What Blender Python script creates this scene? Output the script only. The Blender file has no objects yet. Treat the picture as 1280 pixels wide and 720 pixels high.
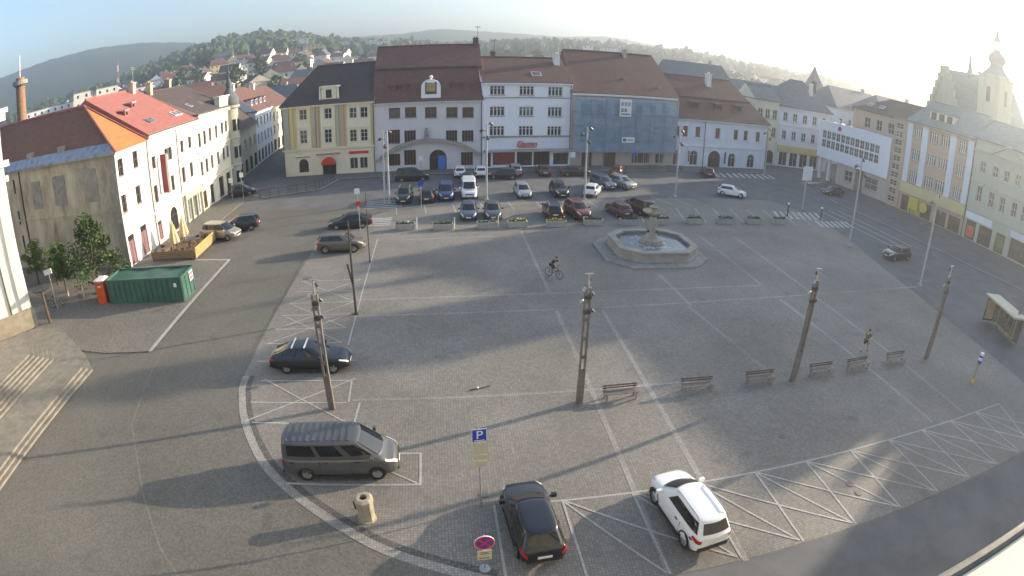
import bpy, bmesh, math, random
from mathutils import Matrix, Vector
R = random.Random(7)
S = bpy.context.scene
COL = S.collection
D2R = math.radians

# ---------------------------------------------------------------- camera
F_, A_, PITCH, ROLL, YAW = 714.866, 0.0375, 0.40009, 0.01579, 0.12393
EYE = 16.3
cd = bpy.data.cameras.new('camera'); cam = bpy.data.objects.new('camera', cd); COL.objects.link(cam); S.camera = cam
cd.type = 'PANO'; cd.panorama_type = 'FISHEYE_LENS_POLYNOMIAL'; cd.sensor_fit = 'HORIZONTAL'; cd.sensor_width = 36
_m = 1280/36
cd.fisheye_polynomial_k0 = 0; cd.fisheye_polynomial_k1 = -_m/F_; cd.fisheye_polynomial_k2 = 0
cd.fisheye_polynomial_k3 = -A_*(_m/600)**3; cd.fisheye_polynomial_k4 = 0; cd.fisheye_fov = D2R(180)
cd.clip_start = 0.1; cd.clip_end = 15000
def _axis(x, y, z):
    c, s = math.cos(ROLL), math.sin(ROLL); x, y = c*x-s*y, s*x+c*y
    c, s = math.cos(PITCH), math.sin(PITCH); f, u = c*z+s*y, -s*z+c*y
    c, s = math.cos(YAW), math.sin(YAW); return Vector((c*x+s*f, -s*x+c*f, u))
_M = Matrix((_axis(1,0,0), _axis(0,1,0), _axis(0,0,-1))).transposed().to_4x4(); _M.translation = (0, 0, EYE)
cam.matrix_world = _M

# ---------------------------------------------------------------- light
SUN_EL, SUN_AZ = 14.2, 70.9       # azimuth clockwise from +Y
w = bpy.data.worlds.new('World'); S.world = w; w.use_nodes = True
nt = w.node_tree; bg = nt.nodes['Background']; sky = nt.nodes.new('ShaderNodeTexSky'); sky.sky_type = 'NISHITA'
sky.sun_disc = False; sky.sun_elevation = D2R(SUN_EL); sky.sun_rotation = D2R(SUN_AZ); sky.altitude = 400
sky.air_density = 1.0; sky.dust_density = 1.0; sky.ozone_density = 1.2
nt.links.new(sky.outputs[0], bg.inputs[0]); bg.inputs[1].default_value = 0.108
sd = bpy.data.lights.new('sun', 'SUN'); sun = bpy.data.objects.new('sun', sd); COL.objects.link(sun)
sd.energy = 5.0; sd.angle = D2R(0.6); sd.color = (1, 0.835, 0.60)
_d = Vector((math.sin(D2R(SUN_AZ))*math.cos(D2R(SUN_EL)), math.cos(D2R(SUN_AZ))*math.cos(D2R(SUN_EL)), math.sin(D2R(SUN_EL))))
sun.rotation_euler = (-_d).to_track_quat('-Z', 'Y').to_euler(); sun.location = _d*300
S.view_settings.view_transform = 'Standard'; S.view_settings.look = 'None'; S.view_settings.gamma = 1
S.view_settings.use_curve_mapping = False; S.view_settings.exposure = 1.74
S.render.engine = 'CYCLES'
S.cycles.use_denoising = True
S.cycles.max_bounces = 6; S.cycles.diffuse_bounces = 3; S.cycles.glossy_bounces = 3; S.cycles.transparent_max_bounces = 12; S.cycles.volume_bounces = 0
S.cycles.use_adaptive_sampling = True

# ---------------------------------------------------------------- mesh helper
class MB:
    def __init__(s): s.v = []; s.f = []; s.m = []
    def face(s, pts, m=0):
        n = len(s.v); s.v += [tuple(p) for p in pts]; s.f.append(tuple(range(n, n+len(pts)))); s.m.append(m)
    def grid(s, rows, m=0, close=False):
        n = len(s.v); c = len(rows[0])
        for r in rows: s.v += [tuple(p) for p in r]
        for i in range(len(rows)-1):
            for j in range(c if close else c-1):
                k = (j+1) % c
                s.f.append((n+i*c+j, n+i*c+k, n+(i+1)*c+k, n+(i+1)*c+j)); s.m.append(m)
    def box(s, x0, x1, y0, y1, z0, z1, m=0):
        n = len(s.v)
        s.v += [(x, y, z) for z in (z0, z1) for y in (y0, y1) for x in (x0, x1)]
        for q in ((0,2,3,1), (4,5,7,6), (0,1,5,4), (2,6,7,3), (0,4,6,2), (1,3,7,5)):
            s.f.append(tuple(n+i for i in q)); s.m.append(m)
    def obox(s, c, ux, uy, uz, m=0):      # centre and three half-axis vectors
        c, ux, uy, uz = map(Vector, (c, ux, uy, uz)); n = len(s.v)
        s.v += [tuple(c+a*ux+b*uy+d*uz) for d in (-1, 1) for b in (-1, 1) for a in (-1, 1)]
        for q in ((0,2,3,1), (4,5,7,6), (0,1,5,4), (2,6,7,3), (0,4,6,2), (1,3,7,5)):
            s.f.append(tuple(n+i for i in q)); s.m.append(m)
    def tube(s, p0, p1, r0, r1=None, n=8, m=0):
        p0, p1 = Vector(p0), Vector(p1); r1 = r0 if r1 is None else r1
        d = (p1-p0).normalized(); a = d.orthogonal().normalized(); b = d.cross(a); k = len(s.v)
        for p, r in ((p0, r0), (p1, r1)):
            s.v += [tuple(p+(a*math.cos(t)+b*math.sin(t))*r) for t in (2*math.pi*i/n for i in range(n))]
        for i in range(n):
            j = (i+1) % n; s.f.append((k+i, k+j, k+n+j, k+n+i)); s.m.append(m)
        s.f.append(tuple(range(k+n-1, k-1, -1))); s.f.append(tuple(range(k+n, k+2*n))); s.m += [m, m]
    def path(s, pts, r, n=6, m=0):
        for a, b in zip(pts, pts[1:]): s.tube(a, b, r, r, n, m)
    def lathe(s, prof, n=16, c=(0, 0), m=0, a0=0.0):
        s.grid([[(c[0]+r*math.cos(a0+2*math.pi*i/n), c[1]+r*math.sin(a0+2*math.pi*i/n), z) for i in range(n)] for r, z in prof], m, True)
        for (r, z), fl in ((prof[0], 1), (prof[-1], 0)):
            if r > 1e-4:
                q = [(c[0]+r*math.cos(a0+2*math.pi*i/n), c[1]+r*math.sin(a0+2*math.pi*i/n), z) for i in range(n)]
                s.face(q[::-1] if fl else q, m)
    def prism(s, poly, z0, z1, m=0, mt=None):
        n = len(poly)
        for i in range(n):
            a, b = poly[i], poly[(i+1) % n]
            s.face([(a[0], a[1], z0), (b[0], b[1], z0), (b[0], b[1], z1), (a[0], a[1], z1)], m)
        s.face([(p[0], p[1], z1) for p in poly], m if mt is None else mt); s.face([(p[0], p[1], z0) for p in poly[::-1]], m)
    def ball(s, c, r, n=10, k=6, m=0, sz=None):
        rx, ry, rz = sz or (r, r, r)
        s.grid([[(c[0]+rx*math.sin(t)*math.cos(2*math.pi*i/n), c[1]+ry*math.sin(t)*math.sin(2*math.pi*i/n), c[2]+rz*math.cos(t)) for i in range(n)]
                for t in (math.pi*(0.02+0.96*j/k) for j in range(k+1))], m, True)
    def mesh(s, name, mats, smooth=False, weld=True):
        me = bpy.data.meshes.new(name); me.from_pydata(s.v, [], s.f)
        for mt in (mats if isinstance(mats, (list, tuple)) else [mats]): me.materials.append(mt)
        me.polygons.foreach_set('material_index', s.m)
        if weld:
            bm = bmesh.new(); bm.from_mesh(me); bmesh.ops.remove_doubles(bm, verts=bm.verts, dist=1e-4)
            bmesh.ops.recalc_face_normals(bm, faces=bm.faces); bm.to_mesh(me); bm.free()
        if smooth:
            me.shade_smooth(); me.set_sharp_from_angle(angle=D2R(smooth if smooth is not True else 40))
        return me
    def build(s, name, mats, parent=None, smooth=False, weld=True):
        return link(name, s.mesh(name, mats, smooth, weld), parent)

def link(name, data, parent=None, loc=None):
    o = bpy.data.objects.new(name, data); COL.objects.link(o)
    if parent: o.parent = parent
    if loc is not None: o.location = loc
    return o
def tag(o, label=None, cat=None, group=None, kind=None):
    if label: o['label'] = label
    if cat: o['category'] = cat
    if group: o['group'] = group
    if kind: o['kind'] = kind
    return o
def thing(name, label, cat, loc=(0, 0, 0), rot=0.0, group=None):
    o = link(name, None); o.location = loc; o.rotation_euler = (0, 0, rot); o.empty_display_size = 0.3
    return tag(o, label, cat, group)
KIDS = {}
def kids(o):
    return [c for c in bpy.data.objects if c.parent == o]
def dup(root, loc, rot, label, group=None, paint=None):
    if root.name not in KIDS:
        KIDS[root.name] = [(c, kids(c)) for c in kids(root)]
    r = root.copy(); COL.objects.link(r); r.location = loc; r.rotation_euler = (0, 0, rot); r['label'] = label
    if group: r['group'] = group
    for c, sub in KIDS[root.name]:
        d = c.copy(); COL.objects.link(d); d.parent = r
        if paint and d.data and c.get('painted'): d.material_slots[0].link = 'OBJECT'; d.material_slots[0].material = paint
        for g in sub:
            e = g.copy(); COL.objects.link(e); e.parent = d
    return r

# ---------------------------------------------------------------- materials
MATS = {}
def mat(name, c, rough=0.8, c2=None, scale=3.0, metal=0.0, bump=0.0, bscale=None, stretch=(1, 1, 1), spec=0.5, detail=6, coat=0.0, lo=0.35, hi=0.65):
    if name in MATS: return MATS[name]
    m = bpy.data.materials.new(name); m.use_nodes = True; n = m.node_tree.nodes; l = m.node_tree.links; p = n['Principled BSDF']
    p.inputs['Base Color'].default_value = (*c, 1); p.inputs['Roughness'].default_value = rough; p.inputs['Metallic'].default_value = metal
    p.inputs['Specular IOR Level'].default_value = spec; p.inputs['Coat Weight'].default_value = coat; p.inputs['Coat Roughness'].default_value = 0.05
    if c2 or bump:
        tc = n.new('ShaderNodeTexCoord'); mp = n.new('ShaderNodeMapping'); mp.inputs['Scale'].default_value = stretch
        l.new(tc.outputs['Object'], mp.inputs[0])
    if c2:
        nz = n.new('ShaderNodeTexNoise'); nz.inputs['Scale'].default_value = scale; nz.inputs['Detail'].default_value = detail; nz.inputs['Roughness'].default_value = 0.65
        l.new(mp.outputs[0], nz.inputs['Vector'])
        rp = n.new('ShaderNodeValToRGB'); rp.color_ramp.elements[0].position = lo; rp.color_ramp.elements[1].position = hi
        rp.color_ramp.elements[0].color = (*c, 1); rp.color_ramp.elements[1].color = (*c2, 1)
        l.new(nz.outputs[0], rp.inputs[0]); l.new(rp.outputs[0], p.inputs['Base Color'])
    if bump:
        nb = n.new('ShaderNodeTexNoise'); nb.inputs['Scale'].default_value = bscale or scale*4; nb.inputs['Detail'].default_value = 4
        l.new(mp.outputs[0], nb.inputs['Vector']); b = n.new('ShaderNodeBump'); b.inputs['Strength'].default_value = bump; b.inputs['Distance'].default_value = 0.05
        l.new(nb.outputs[0], b.inputs['Height']); l.new(b.outputs[0], p.inputs['Normal'])
    MATS[name] = m; return m

def cobble(name, c1, c2, joint, size=0.13, big=(0.75, 1.25), rough=0.75, bump=0.5, patch=None):
    m = bpy.data.materials.new(name); m.use_nodes = True; n = m.node_tree.nodes; l = m.node_tree.links; p = n['Principled BSDF']
    p.inputs['Roughness'].default_value = rough; p.inputs['Specular IOR Level'].default_value = 0.35
    tc = n.new('ShaderNodeTexCoord')
    vo = n.new('ShaderNodeTexVoronoi'); vo.feature = 'F1'; vo.inputs['Scale'].default_value = 1/size; vo.inputs['Randomness'].default_value = 0.32
    l.new(tc.outputs['Object'], vo.inputs['Vector'])
    ve = n.new('ShaderNodeTexVoronoi'); ve.feature = 'DISTANCE_TO_EDGE'; ve.inputs['Scale'].default_value = 1/size; ve.inputs['Randomness'].default_value = 0.32
    l.new(tc.outputs['Object'], ve.inputs['Vector'])
    sx = n.new('ShaderNodeSeparateColor'); l.new(vo.outputs['Color'], sx.inputs[0])
    mx = n.new('ShaderNodeMix'); mx.data_type = 'RGBA'; l.new(sx.outputs[0], mx.inputs[0]); mx.inputs[6].default_value = (*c1, 1); mx.inputs[7].default_value = (*c2, 1)
    nz = n.new('ShaderNodeTexNoise'); nz.inputs['Scale'].default_value = 0.13; nz.inputs['Detail'].default_value = 9; nz.inputs['Roughness'].default_value = 0.6; l.new(tc.outputs['Object'], nz.inputs['Vector'])
    mr = n.new('ShaderNodeMapRange'); mr.inputs[1].default_value = 0.3; mr.inputs[2].default_value = 0.7; mr.inputs[3].default_value = big[0]; mr.inputs[4].default_value = big[1]; l.new(nz.outputs[0], mr.inputs[0])
    ml = n.new('ShaderNodeMix'); ml.data_type = 'RGBA'; ml.blend_type = 'MULTIPLY'; ml.inputs[0].default_value = 1; l.new(mx.outputs[2], ml.inputs[6]); l.new(mr.outputs[0], ml.inputs[7])
    jr = n.new('ShaderNodeMapRange'); jr.inputs[1].default_value = 0.02; jr.inputs[2].default_value = 0.10; l.new(ve.outputs['Distance'], jr.inputs[0])
    mj = n.new('ShaderNodeMix'); mj.data_type = 'RGBA'; l.new(jr.outputs[0], mj.inputs[0]); mj.inputs[6].default_value = (*joint, 1); l.new(ml.outputs[2], mj.inputs[7])
    # oil stains and worn patches of their own shape
    ns = n.new('ShaderNodeTexNoise'); ns.inputs['Scale'].default_value = 0.55; ns.inputs['Detail'].default_value = 5; l.new(tc.outputs['Object'], ns.inputs['Vector'])
    rs = n.new('ShaderNodeMapRange'); rs.inputs[1].default_value = 0.62; rs.inputs[2].default_value = 0.74; rs.inputs[3].default_value = 0; rs.inputs[4].default_value = 0.35; l.new(ns.outputs[0], rs.inputs[0])
    mo = n.new('ShaderNodeMix'); mo.data_type = 'RGBA'; l.new(rs.outputs[0], mo.inputs[0]); l.new(mj.outputs[2], mo.inputs[6]); mo.inputs[7].default_value = (*[x*0.5 for x in joint], 1)
    l.new(mo.outputs[2], p.inputs['Base Color'])
    b = n.new('ShaderNodeBump'); b.inputs['Strength'].default_value = bump; b.inputs['Distance'].default_value = 0.02; l.new(jr.outputs[0], b.inputs['Height']); l.new(b.outputs[0], p.inputs['Normal'])
    MATS[name] = m; return m

M_square = cobble('square_setts', (0.195, 0.179, 0.158), (0.268, 0.245, 0.216), (0.12, 0.11, 0.098), 0.13, (0.74, 1.22), bump=0.3)
M_road = cobble('road_setts', (0.122, 0.115, 0.099), (0.18, 0.169, 0.145), (0.09, 0.084, 0.072), 0.10, (0.78, 1.2), 0.78, 0.2)
M_walk = cobble('pavement_setts', (0.16, 0.15, 0.13), (0.25, 0.235, 0.205), (0.10, 0.09, 0.08), 0.09, (0.8, 1.2), 0.8, 0.3)
M_asph = mat('asphalt', (0.10, 0.101, 0.107), 0.85, (0.145, 0.145, 0.15), 0.4, bump=0.15, bscale=30)
M_band = cobble('pale_sett_band', (0.26, 0.248, 0.225), (0.37, 0.35, 0.32), (0.15, 0.14, 0.125), 0.12, (0.6, 1.3))
M_line = cobble('white_sett_line', (0.43, 0.42, 0.39), (0.57, 0.55, 0.515), (0.25, 0.24, 0.22), 0.10, (0.6, 1.15))
M_paint = mat('worn_white_paint', (0.20, 0.20, 0.195), 0.7, (0.44, 0.44, 0.43), 2.5, lo=0.3, hi=0.5)
M_kerb = mat('kerb_granite', (0.32, 0.30, 0.27), 0.8, (0.45, 0.43, 0.39), 3)
M_gutter = cobble('gutter_setts', (0.09, 0.085, 0.08), (0.16, 0.15, 0.135), (0.05, 0.05, 0.045), 0.12)
M_stepg = mat('grey_worn_steps', (0.15, 0.138, 0.115), 0.85, (0.235, 0.215, 0.18), 1.6, bump=0.25)
M_step = mat('worn_sandstone_steps', (0.26, 0.23, 0.175), 0.85, (0.38, 0.335, 0.255), 1.6, bump=0.2)
M_grass = mat('grass_slope', (0.045, 0.07, 0.022), 0.95, (0.10, 0.12, 0.045), 0.02)
M_hill = mat('forest_hill', (0.025, 0.045, 0.02), 0.95, (0.06, 0.085, 0.035), 0.012)
def plaster(name, c, d=0.72, sc=0.5): return mat(name, tuple(x*d for x in c), 0.9, c, sc, bump=0.08, bscale=12, stretch=(1, 1, 0.35), lo=0.25, hi=0.5)
def tiles(name, c1, c2): return mat(name, c1, 0.85, c2, 1.1, bump=0.5, bscale=7, stretch=(1, 1, 2.2), lo=0.3, hi=0.7, detail=9)
M_white = plaster('white_plaster', (0.74, 0.72, 0.67), 0.88)
M_offwhite = plaster('cool_white_plaster', (0.80, 0.80, 0.83), 0.94)
M_cream = plaster('cream_plaster', (0.74, 0.68, 0.53), 0.85)
M_yellow = plaster('ochre_yellow_plaster', (0.62, 0.51, 0.25), 0.85)
M_palegreen = plaster('grey_green_plaster', (0.42, 0.42, 0.34), 0.85)
M_grey = plaster('lilac_grey_plaster', (0.60, 0.585, 0.605), 0.9)
M_pinkb = plaster('pale_pink_plaster', (0.50, 0.42, 0.37), 0.85)
M_pink = plaster('salmon_plaster', (0.52, 0.35, 0.26), 0.85)
M_tan = plaster('tan_plaster', (0.50, 0.36, 0.26), 0.85)
M_greenp = plaster('pale_green_plaster', (0.46, 0.48, 0.38), 0.85)
M_bluew = plaster('bluish_white_plaster', (0.68, 0.71, 0.76), 0.85)
M_oldwall = mat('weathered_grey_render', (0.22, 0.185, 0.135), 0.95, (0.54, 0.48, 0.37), 0.6, bump=0.3, bscale=4, stretch=(1, 1, 0.45), lo=0.3, hi=0.62, detail=10)
M_stone = mat('sandstone', (0.26, 0.235, 0.205), 0.85, (0.38, 0.34, 0.29), 1.2, bump=0.2)
M_dstone = mat('grey_stone', (0.20, 0.19, 0.18), 0.85, (0.33, 0.31, 0.28), 1.5, bump=0.2)
T_dark = tiles('dark_brown_tiles', (0.058, 0.044, 0.042), (0.095, 0.070, 0.065))
T_red = tiles('dull_red_tiles', (0.112, 0.055, 0.046), (0.168, 0.080, 0.066))
T_brown = tiles('red_brown_tiles', (0.098, 0.052, 0.043), (0.150, 0.078, 0.063))
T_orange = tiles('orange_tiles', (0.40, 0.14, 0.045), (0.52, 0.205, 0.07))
T_orange_shade = tiles('orange_tiles_shade_painted', (0.135, 0.07, 0.045), (0.20, 0.10, 0.065))  # brown copy of the orange tiles: shade of the roof slope put into colour
T_bright = tiles('bright_red_tiles', (0.27, 0.095, 0.08), (0.36, 0.135, 0.115))
T_slate = tiles('slate_grey_roof', (0.09, 0.10, 0.115), (0.15, 0.165, 0.19))
T_teal = tiles('grey_green_metal_roof', (0.14, 0.18, 0.175), (0.21, 0.26, 0.25))
M_flash = mat('grey_blue_sheet_metal', (0.20, 0.22, 0.27), 0.4, (0.38, 0.40, 0.46), 1.5, metal=0.4)
M_frame = mat('white_window_frame', (0.62, 0.61, 0.58), 0.5)
M_bframe = mat('brown_window_frame', (0.10, 0.06, 0.04), 0.6)
M_glass = mat('window_glass', (0.022, 0.026, 0.032), 0.12, spec=0.6)
M_glass2 = mat('window_glass_with_curtain', (0.16, 0.155, 0.15), 0.2, (0.06, 0.06, 0.06), 2.0)
M_glassb = mat('brownish_window_glass', (0.06, 0.042, 0.032), 0.18)
M_redblind = mat('red_blind', (0.28, 0.05, 0.05), 0.6)
M_shopglass = mat('shop_glass', (0.03, 0.03, 0.033), 0.1, (0.10, 0.085, 0.07), 1.4)
M_door = mat('dark_wood', (0.07, 0.04, 0.03), 0.6, (0.12, 0.07, 0.045), 6, stretch=(8, 8, 1))
M_pinkdoor = mat('mauve_door', (0.20, 0.10, 0.11), 0.6)
M_black = mat('black_plastic', (0.015, 0.015, 0.017), 0.5)
M_rubber = mat('tyre_rubber', (0.02, 0.02, 0.02), 0.85)
M_metal = mat('galvanised_steel', (0.36, 0.36, 0.36), 0.45, (0.5, 0.5, 0.5), 6, metal=0.7)
M_darkmetal = mat('dark_steel', (0.06, 0.058, 0.055), 0.5, (0.11, 0.105, 0.10), 8, metal=0.5)
M_lampsteel = mat('brown_grey_lamp_steel', (0.17, 0.145, 0.125), 0.55, (0.25, 0.22, 0.19), 4, metal=0.3)
M_polewhite = mat('pale_mast_paint', (0.33, 0.34, 0.35), 0.5, (0.44, 0.45, 0.46), 2)
M_red = mat('red_paint', (0.55, 0.03, 0.025), 0.4)
M_blue = mat('sign_blue', (0.02, 0.06, 0.40), 0.4)
M_bluedoor = mat('bright_blue_panel', (0.03, 0.17, 0.50), 0.5)
M_signwhite = mat('sign_white', (0.75, 0.75, 0.73), 0.45)
M_signcream = mat('sign_back_cream', (0.50, 0.46, 0.34), 0.6)
M_yel = mat('signal_yellow', (0.65, 0.48, 0.04), 0.5)
M_wood = mat('deck_wood', (0.22, 0.14, 0.075), 0.8, (0.36, 0.24, 0.13), 3, stretch=(1, 1, 8))
M_ywood = mat('yellow_wood', (0.33, 0.235, 0.10), 0.8, (0.44, 0.32, 0.14), 3)
M_greenc = mat('green_container_paint', (0.025, 0.085, 0.064), 0.65, (0.05, 0.13, 0.10), 1.2, bump=0.1)
M_orange = mat('orange_plastic', (0.62, 0.10, 0.02), 0.5, (0.52, 0.08, 0.02), 2)
M_canvas = mat('cream_canvas', (0.55, 0.43, 0.24), 0.9, (0.66, 0.53, 0.32), 3)
M_net = bpy.data.materials.new('blue_scaffold_net'); M_net.use_nodes = True
def _net():
    n = M_net.node_tree.nodes; l = M_net.node_tree.links; n.remove(n['Principled BSDF'])
    d = n.new('ShaderNodeBsdfDiffuse'); t = n.new('ShaderNodeBsdfTranslucent'); a = n.new('ShaderNodeBsdfTransparent'); x = n.new('ShaderNodeMixShader'); y = n.new('ShaderNodeMixShader')
    tc = n.new('ShaderNodeTexCoord'); nz = n.new('ShaderNodeTexNoise'); nz.inputs['Scale'].default_value = 0.5; nz.inputs['Detail'].default_value = 6
    mp = n.new('ShaderNodeMapping'); mp.inputs['Scale'].default_value = (1, 1, 3); l.new(tc.outputs['Object'], mp.inputs[0]); l.new(mp.outputs[0], nz.inputs[0])
    r = n.new('ShaderNodeValToRGB'); r.color_ramp.elements[0].color = (0.24, 0.43, 0.62, 1); r.color_ramp.elements[1].color = (0.38, 0.57, 0.74, 1); r.color_ramp.elements[0].position = .3; r.color_ramp.elements[1].position = .7
    l.new(nz.outputs[0], r.inputs[0]); l.new(r.outputs[0], d.inputs[0]); t.inputs[0].default_value = (0.10, 0.2, 0.3, 1)
    x.inputs[0].default_value = 0.3; l.new(d.outputs[0], x.inputs[1]); l.new(t.outputs[0], x.inputs[2])
    y.inputs[0].default_value = 0.40; l.new(x.outputs[0], y.inputs[1]); l.new(a.outputs[0], y.inputs[2]); l.new(y.outputs[0], n['Material Output'].inputs[0])
_net()
M_leaf = mat('leaf_green', (0.035, 0.075, 0.016), 0.7, (0.085, 0.14, 0.03), 0.8)
M_leafd = mat('dark_leaf_green', (0.022, 0.045, 0.014), 0.75, (0.06, 0.085, 0.025), 0.7)
M_leafl = mat('light_leaf_green', (0.07, 0.12, 0.02), 0.7, (0.14, 0.19, 0.045), 0.8)
M_bark = mat('bark', (0.07, 0.05, 0.035), 0.95, (0.13, 0.10, 0.07), 4, stretch=(3, 3, 0.6), bump=0.4)
M_water = mat('fountain_water', (0.12, 0.155, 0.17), 0.08, (0.21, 0.25, 0.265), 1.5, bump=0.35, bscale=5)
M_foam = mat('foaming_water', (0.34, 0.40, 0.43), 0.4, (0.5, 0.55, 0.57), 3, bump=0.5, bscale=9)
HAZE, HAZE_G = 0.0010, 0.68
# ---------------------------------------------------------------- terrain
def lerp_tab(tab, a):
    if a <= tab[0][0]: return tab[0][1]
    for (x0, y0), (x1, y1) in zip(tab, tab[1:]):
        if a <= x1: return y0+(y1-y0)*(a-x0)/(x1-x0)
    return tab[-1][1]
NEAR = [(-180, .015), (-75, .015), (-46, .018), (-33, .036), (-30, .050), (-26, .066), (-22, .077), (-18, .079), (-15.5, .073), (-10.7, .054), (-6.7, .044), (0, .036), (4.4, .036), (9.8, .043), (13.8, .043),
        (19, .040), (24, .038), (29, .031), (35, .027), (40, .028), (46, .026), (51, .022), (60, .02), (180, .015)]
FAR = [(-180, .03), (-75, .06), (-52, .080), (-45.9, .086), (-40.6, .095), (-35.4, .097), (-30.3, .090), (-26, .078), (-20, .054), (-15, .045), (-9.9, .053), (-4.3, .054), (-.4, .061), (5.1, .054), (11.4, .048), (16, .053),
       (22, .042), (30, .03), (60, .028), (180, .03)]
RIDGE = 800.0
def ground_z(r, az):
    e = lerp_tab(NEAR, az)-0.015; top = EYE+RIDGE*e
    if r < 170: return -0.03
    if r <= RIDGE: return -0.03+top*((r-170)/(RIDGE-170))**1.15
    return top*(1-0.35*min(1, (r-RIDGE)/700))
def pol(az, r): return (r*math.sin(D2R(az)), r*math.cos(D2R(az)))
g = MB(); rows = []
for r in (0.01, 80, 150, 170, 200, 240, 290, 350, 420, 500, 590, 690, 800, 900, 1050, 1500, 2300, 3600, 5000):
    rows.append([(*pol(a, r), ground_z(r, a) if a <= 180 else ground_z(r, a-360)) for a in range(-180, 180, 3)])
g.grid(rows, 0, True); tag(g.build('ground', M_grass, smooth=60), kind='structure')
g = MB(); rows = []
for q, k in ((1050, 0.0), (1130, .22), (1210, .43), (1290, 0.62), (1370, .80), (1440, .93), (1500, 1.0), (1580, 1.0), (1800, .85), (2200, .2)):
    rows.append([(*pol(a/2, q), -2+k*(EYE+1500*(lerp_tab(FAR, a/2)+0.0004*math.sin(a*1.7)+0.0003*math.sin(a*4.1+1)))) for a in range(-150, 151)])
g.grid(rows); tag(g.build('hills', M_hill, smooth=60), kind='structure')

# ---------------------------------------------------------------- square, roads, pavements
def sheet(name, poly, z, m, z0=None):
    b = MB()
    if z0 is None: b.face([(x, y, z) for x, y in poly])
    else: b.prism(poly, z0, z)
    return tag(b.build(name, m), kind='structure')
sheet('road', [(-130, -40), (150, -40), (150, 150), (-130, 150)], 0.0, M_road)
CURVE = [(-12.2, 52), (-12.2, 34), (-12.0, 26.7), (-11.5, 24.2), (-10.5, 21.7), (-8.9, 19.0), (-7.0, 17.0), (-4.8, 15.2), (-2.9, 13.9), (-0.5, 12.8), (1.6, 12.0), (4.0, 11.5)]
sheet('square', CURVE[::-1]+[(-12, 54), (-6, 61.5), (4, 62.8), (20, 64.6), (33.6, 66.2), (44, 66), (46.5, 58), (45.6, 50), (43, 40), (41, 28), (40, 17), (34, 11.5)], 0.004, M_square)
sheet('asphalt_road', [(-34, 70), (-22, 64.6), (-6, 61.6), (4, 62.9), (20, 64.7), (33.6, 66.3), (44, 66.1), (46.6, 58), (45.7, 50), (43.1, 40), (41.1, 28), (40, 17), (34, 11.4), (44, 8), (90, 8), (90, 64), (90, 120), (60, 120), (58, 92), (-26, 92), (-27, 140), (-36, 140)], 0.0025, M_asph)
sheet('asphalt_road', [(6, 11.45), (34, 11.35), (44, 8), (44, -6), (6, -6), (3, 2), (3.6, 11.5)], 0.0026, M_asph)
def pave(name, poly, z, m): return sheet(name, poly, z, m, -0.02)
pave('pavement_left', [(-20.2, 29.5), (-20.2, 46.7), (-24, 47.2), (-26.6, 47.4), (-26.6, 71), (-34, 71), (-34, 58), (-60, 58), (-60, 34), (-36, 34), (-31, 30), (-24, 29.2)], 0.07, M_walk)
pave('pavement_far', [(-31, 76), (-24.3, 70.7), (-16.7, 73.6), (-15.2, 79.7), (5, 80.8), (31, 82.8), (57.6, 86.0), (58, 93), (-26, 93)], 0.10, M_asph)
pave('pavement_right', [(56.7, 66.2), (58.4, 55), (58.9, 48.8), (60.5, 40), (64, 30), (90, 30), (90, 83), (62, 83), (59, 75)], 0.10, M_asph)
def strip(pts, wd, z, m, name, wob=0.0):
    b = MB(); L, Q = [], []
    for i, p in enumerate(pts):
        a, c = pts[max(0, i-1)], pts[min(len(pts)-1, i+1)]; d = Vector((c[0]-a[0], c[1]-a[1])).normalized(); n_ = Vector((-d.y, d.x))*wd/2
        L.append((p[0]+n_.x, p[1]+n_.y, z)); Q.append((p[0]-n_.x, p[1]-n_.y, z))
    b.grid([L, Q]); return tag(b.build(name, m), kind='structure')
strip([(-20.1, 29.5), (-20.1, 46.8)], 0.32, 0.074, M_kerb, 'kerb_stones'); strip([(-20.1, 46.8), (-24, 47.3)], 0.3, 0.075, M_kerb, 'kerb_stones')
strip([(-15.2, 79.6), (5, 80.7), (31, 82.7), (57.6, 85.9)], 0.25, 0.104, M_kerb, 'kerb_stones')
strip([(-24.3, 70.7), (-16.7, 73.6), (-15.2, 79.6)], 0.25, 0.104, M_kerb, 'kerb_stones')
strip([(59, 75), (56.8, 66.2), (58.5, 55), (59, 48.8), (60.6, 40), (64, 30)], 0.25, 0.104, M_kerb, 'kerb_stones')
# light band and gutter along the rounded edge of the square
def offset(pts, d):
    out = []
    for i, p in enumerate(pts):
        a, c = pts[max(0, i-1)], pts[min(len(pts)-1, i+1)]; t = Vector((c[0]-a[0], c[1]-a[1])).normalized(); out.append((p[0]-t.y*d, p[1]+t.x*d))
    return out
C2 = []
for i in range(1, len(CURVE)-2):
    p0, p1, p2, p3 = [Vector(CURVE[k]) for k in (i-1, i, i+1, i+2)]
    for t in (0, .25, .5, .75):
        C2.append(tuple(0.5*((2*p1)+(p2-p0)*t+(2*p0-5*p1+4*p2-p3)*t*t+(3*p1-p0-3*p2+p3)*t**3)))
C2 = [c for c in C2 if c[1] < 27.5]
strip(offset(C2, 0.15), 0.42, 0.012, M_band, 'kerb_stones'); strip(offset(C2, 0.52), 0.30, 0.010, M_gutter, 'gutter')
strip([(-12.6, 46), (-12.3, 38), (-12.3, 30)], 0.2, 0.009, M_gutter, 'gutter')
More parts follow.
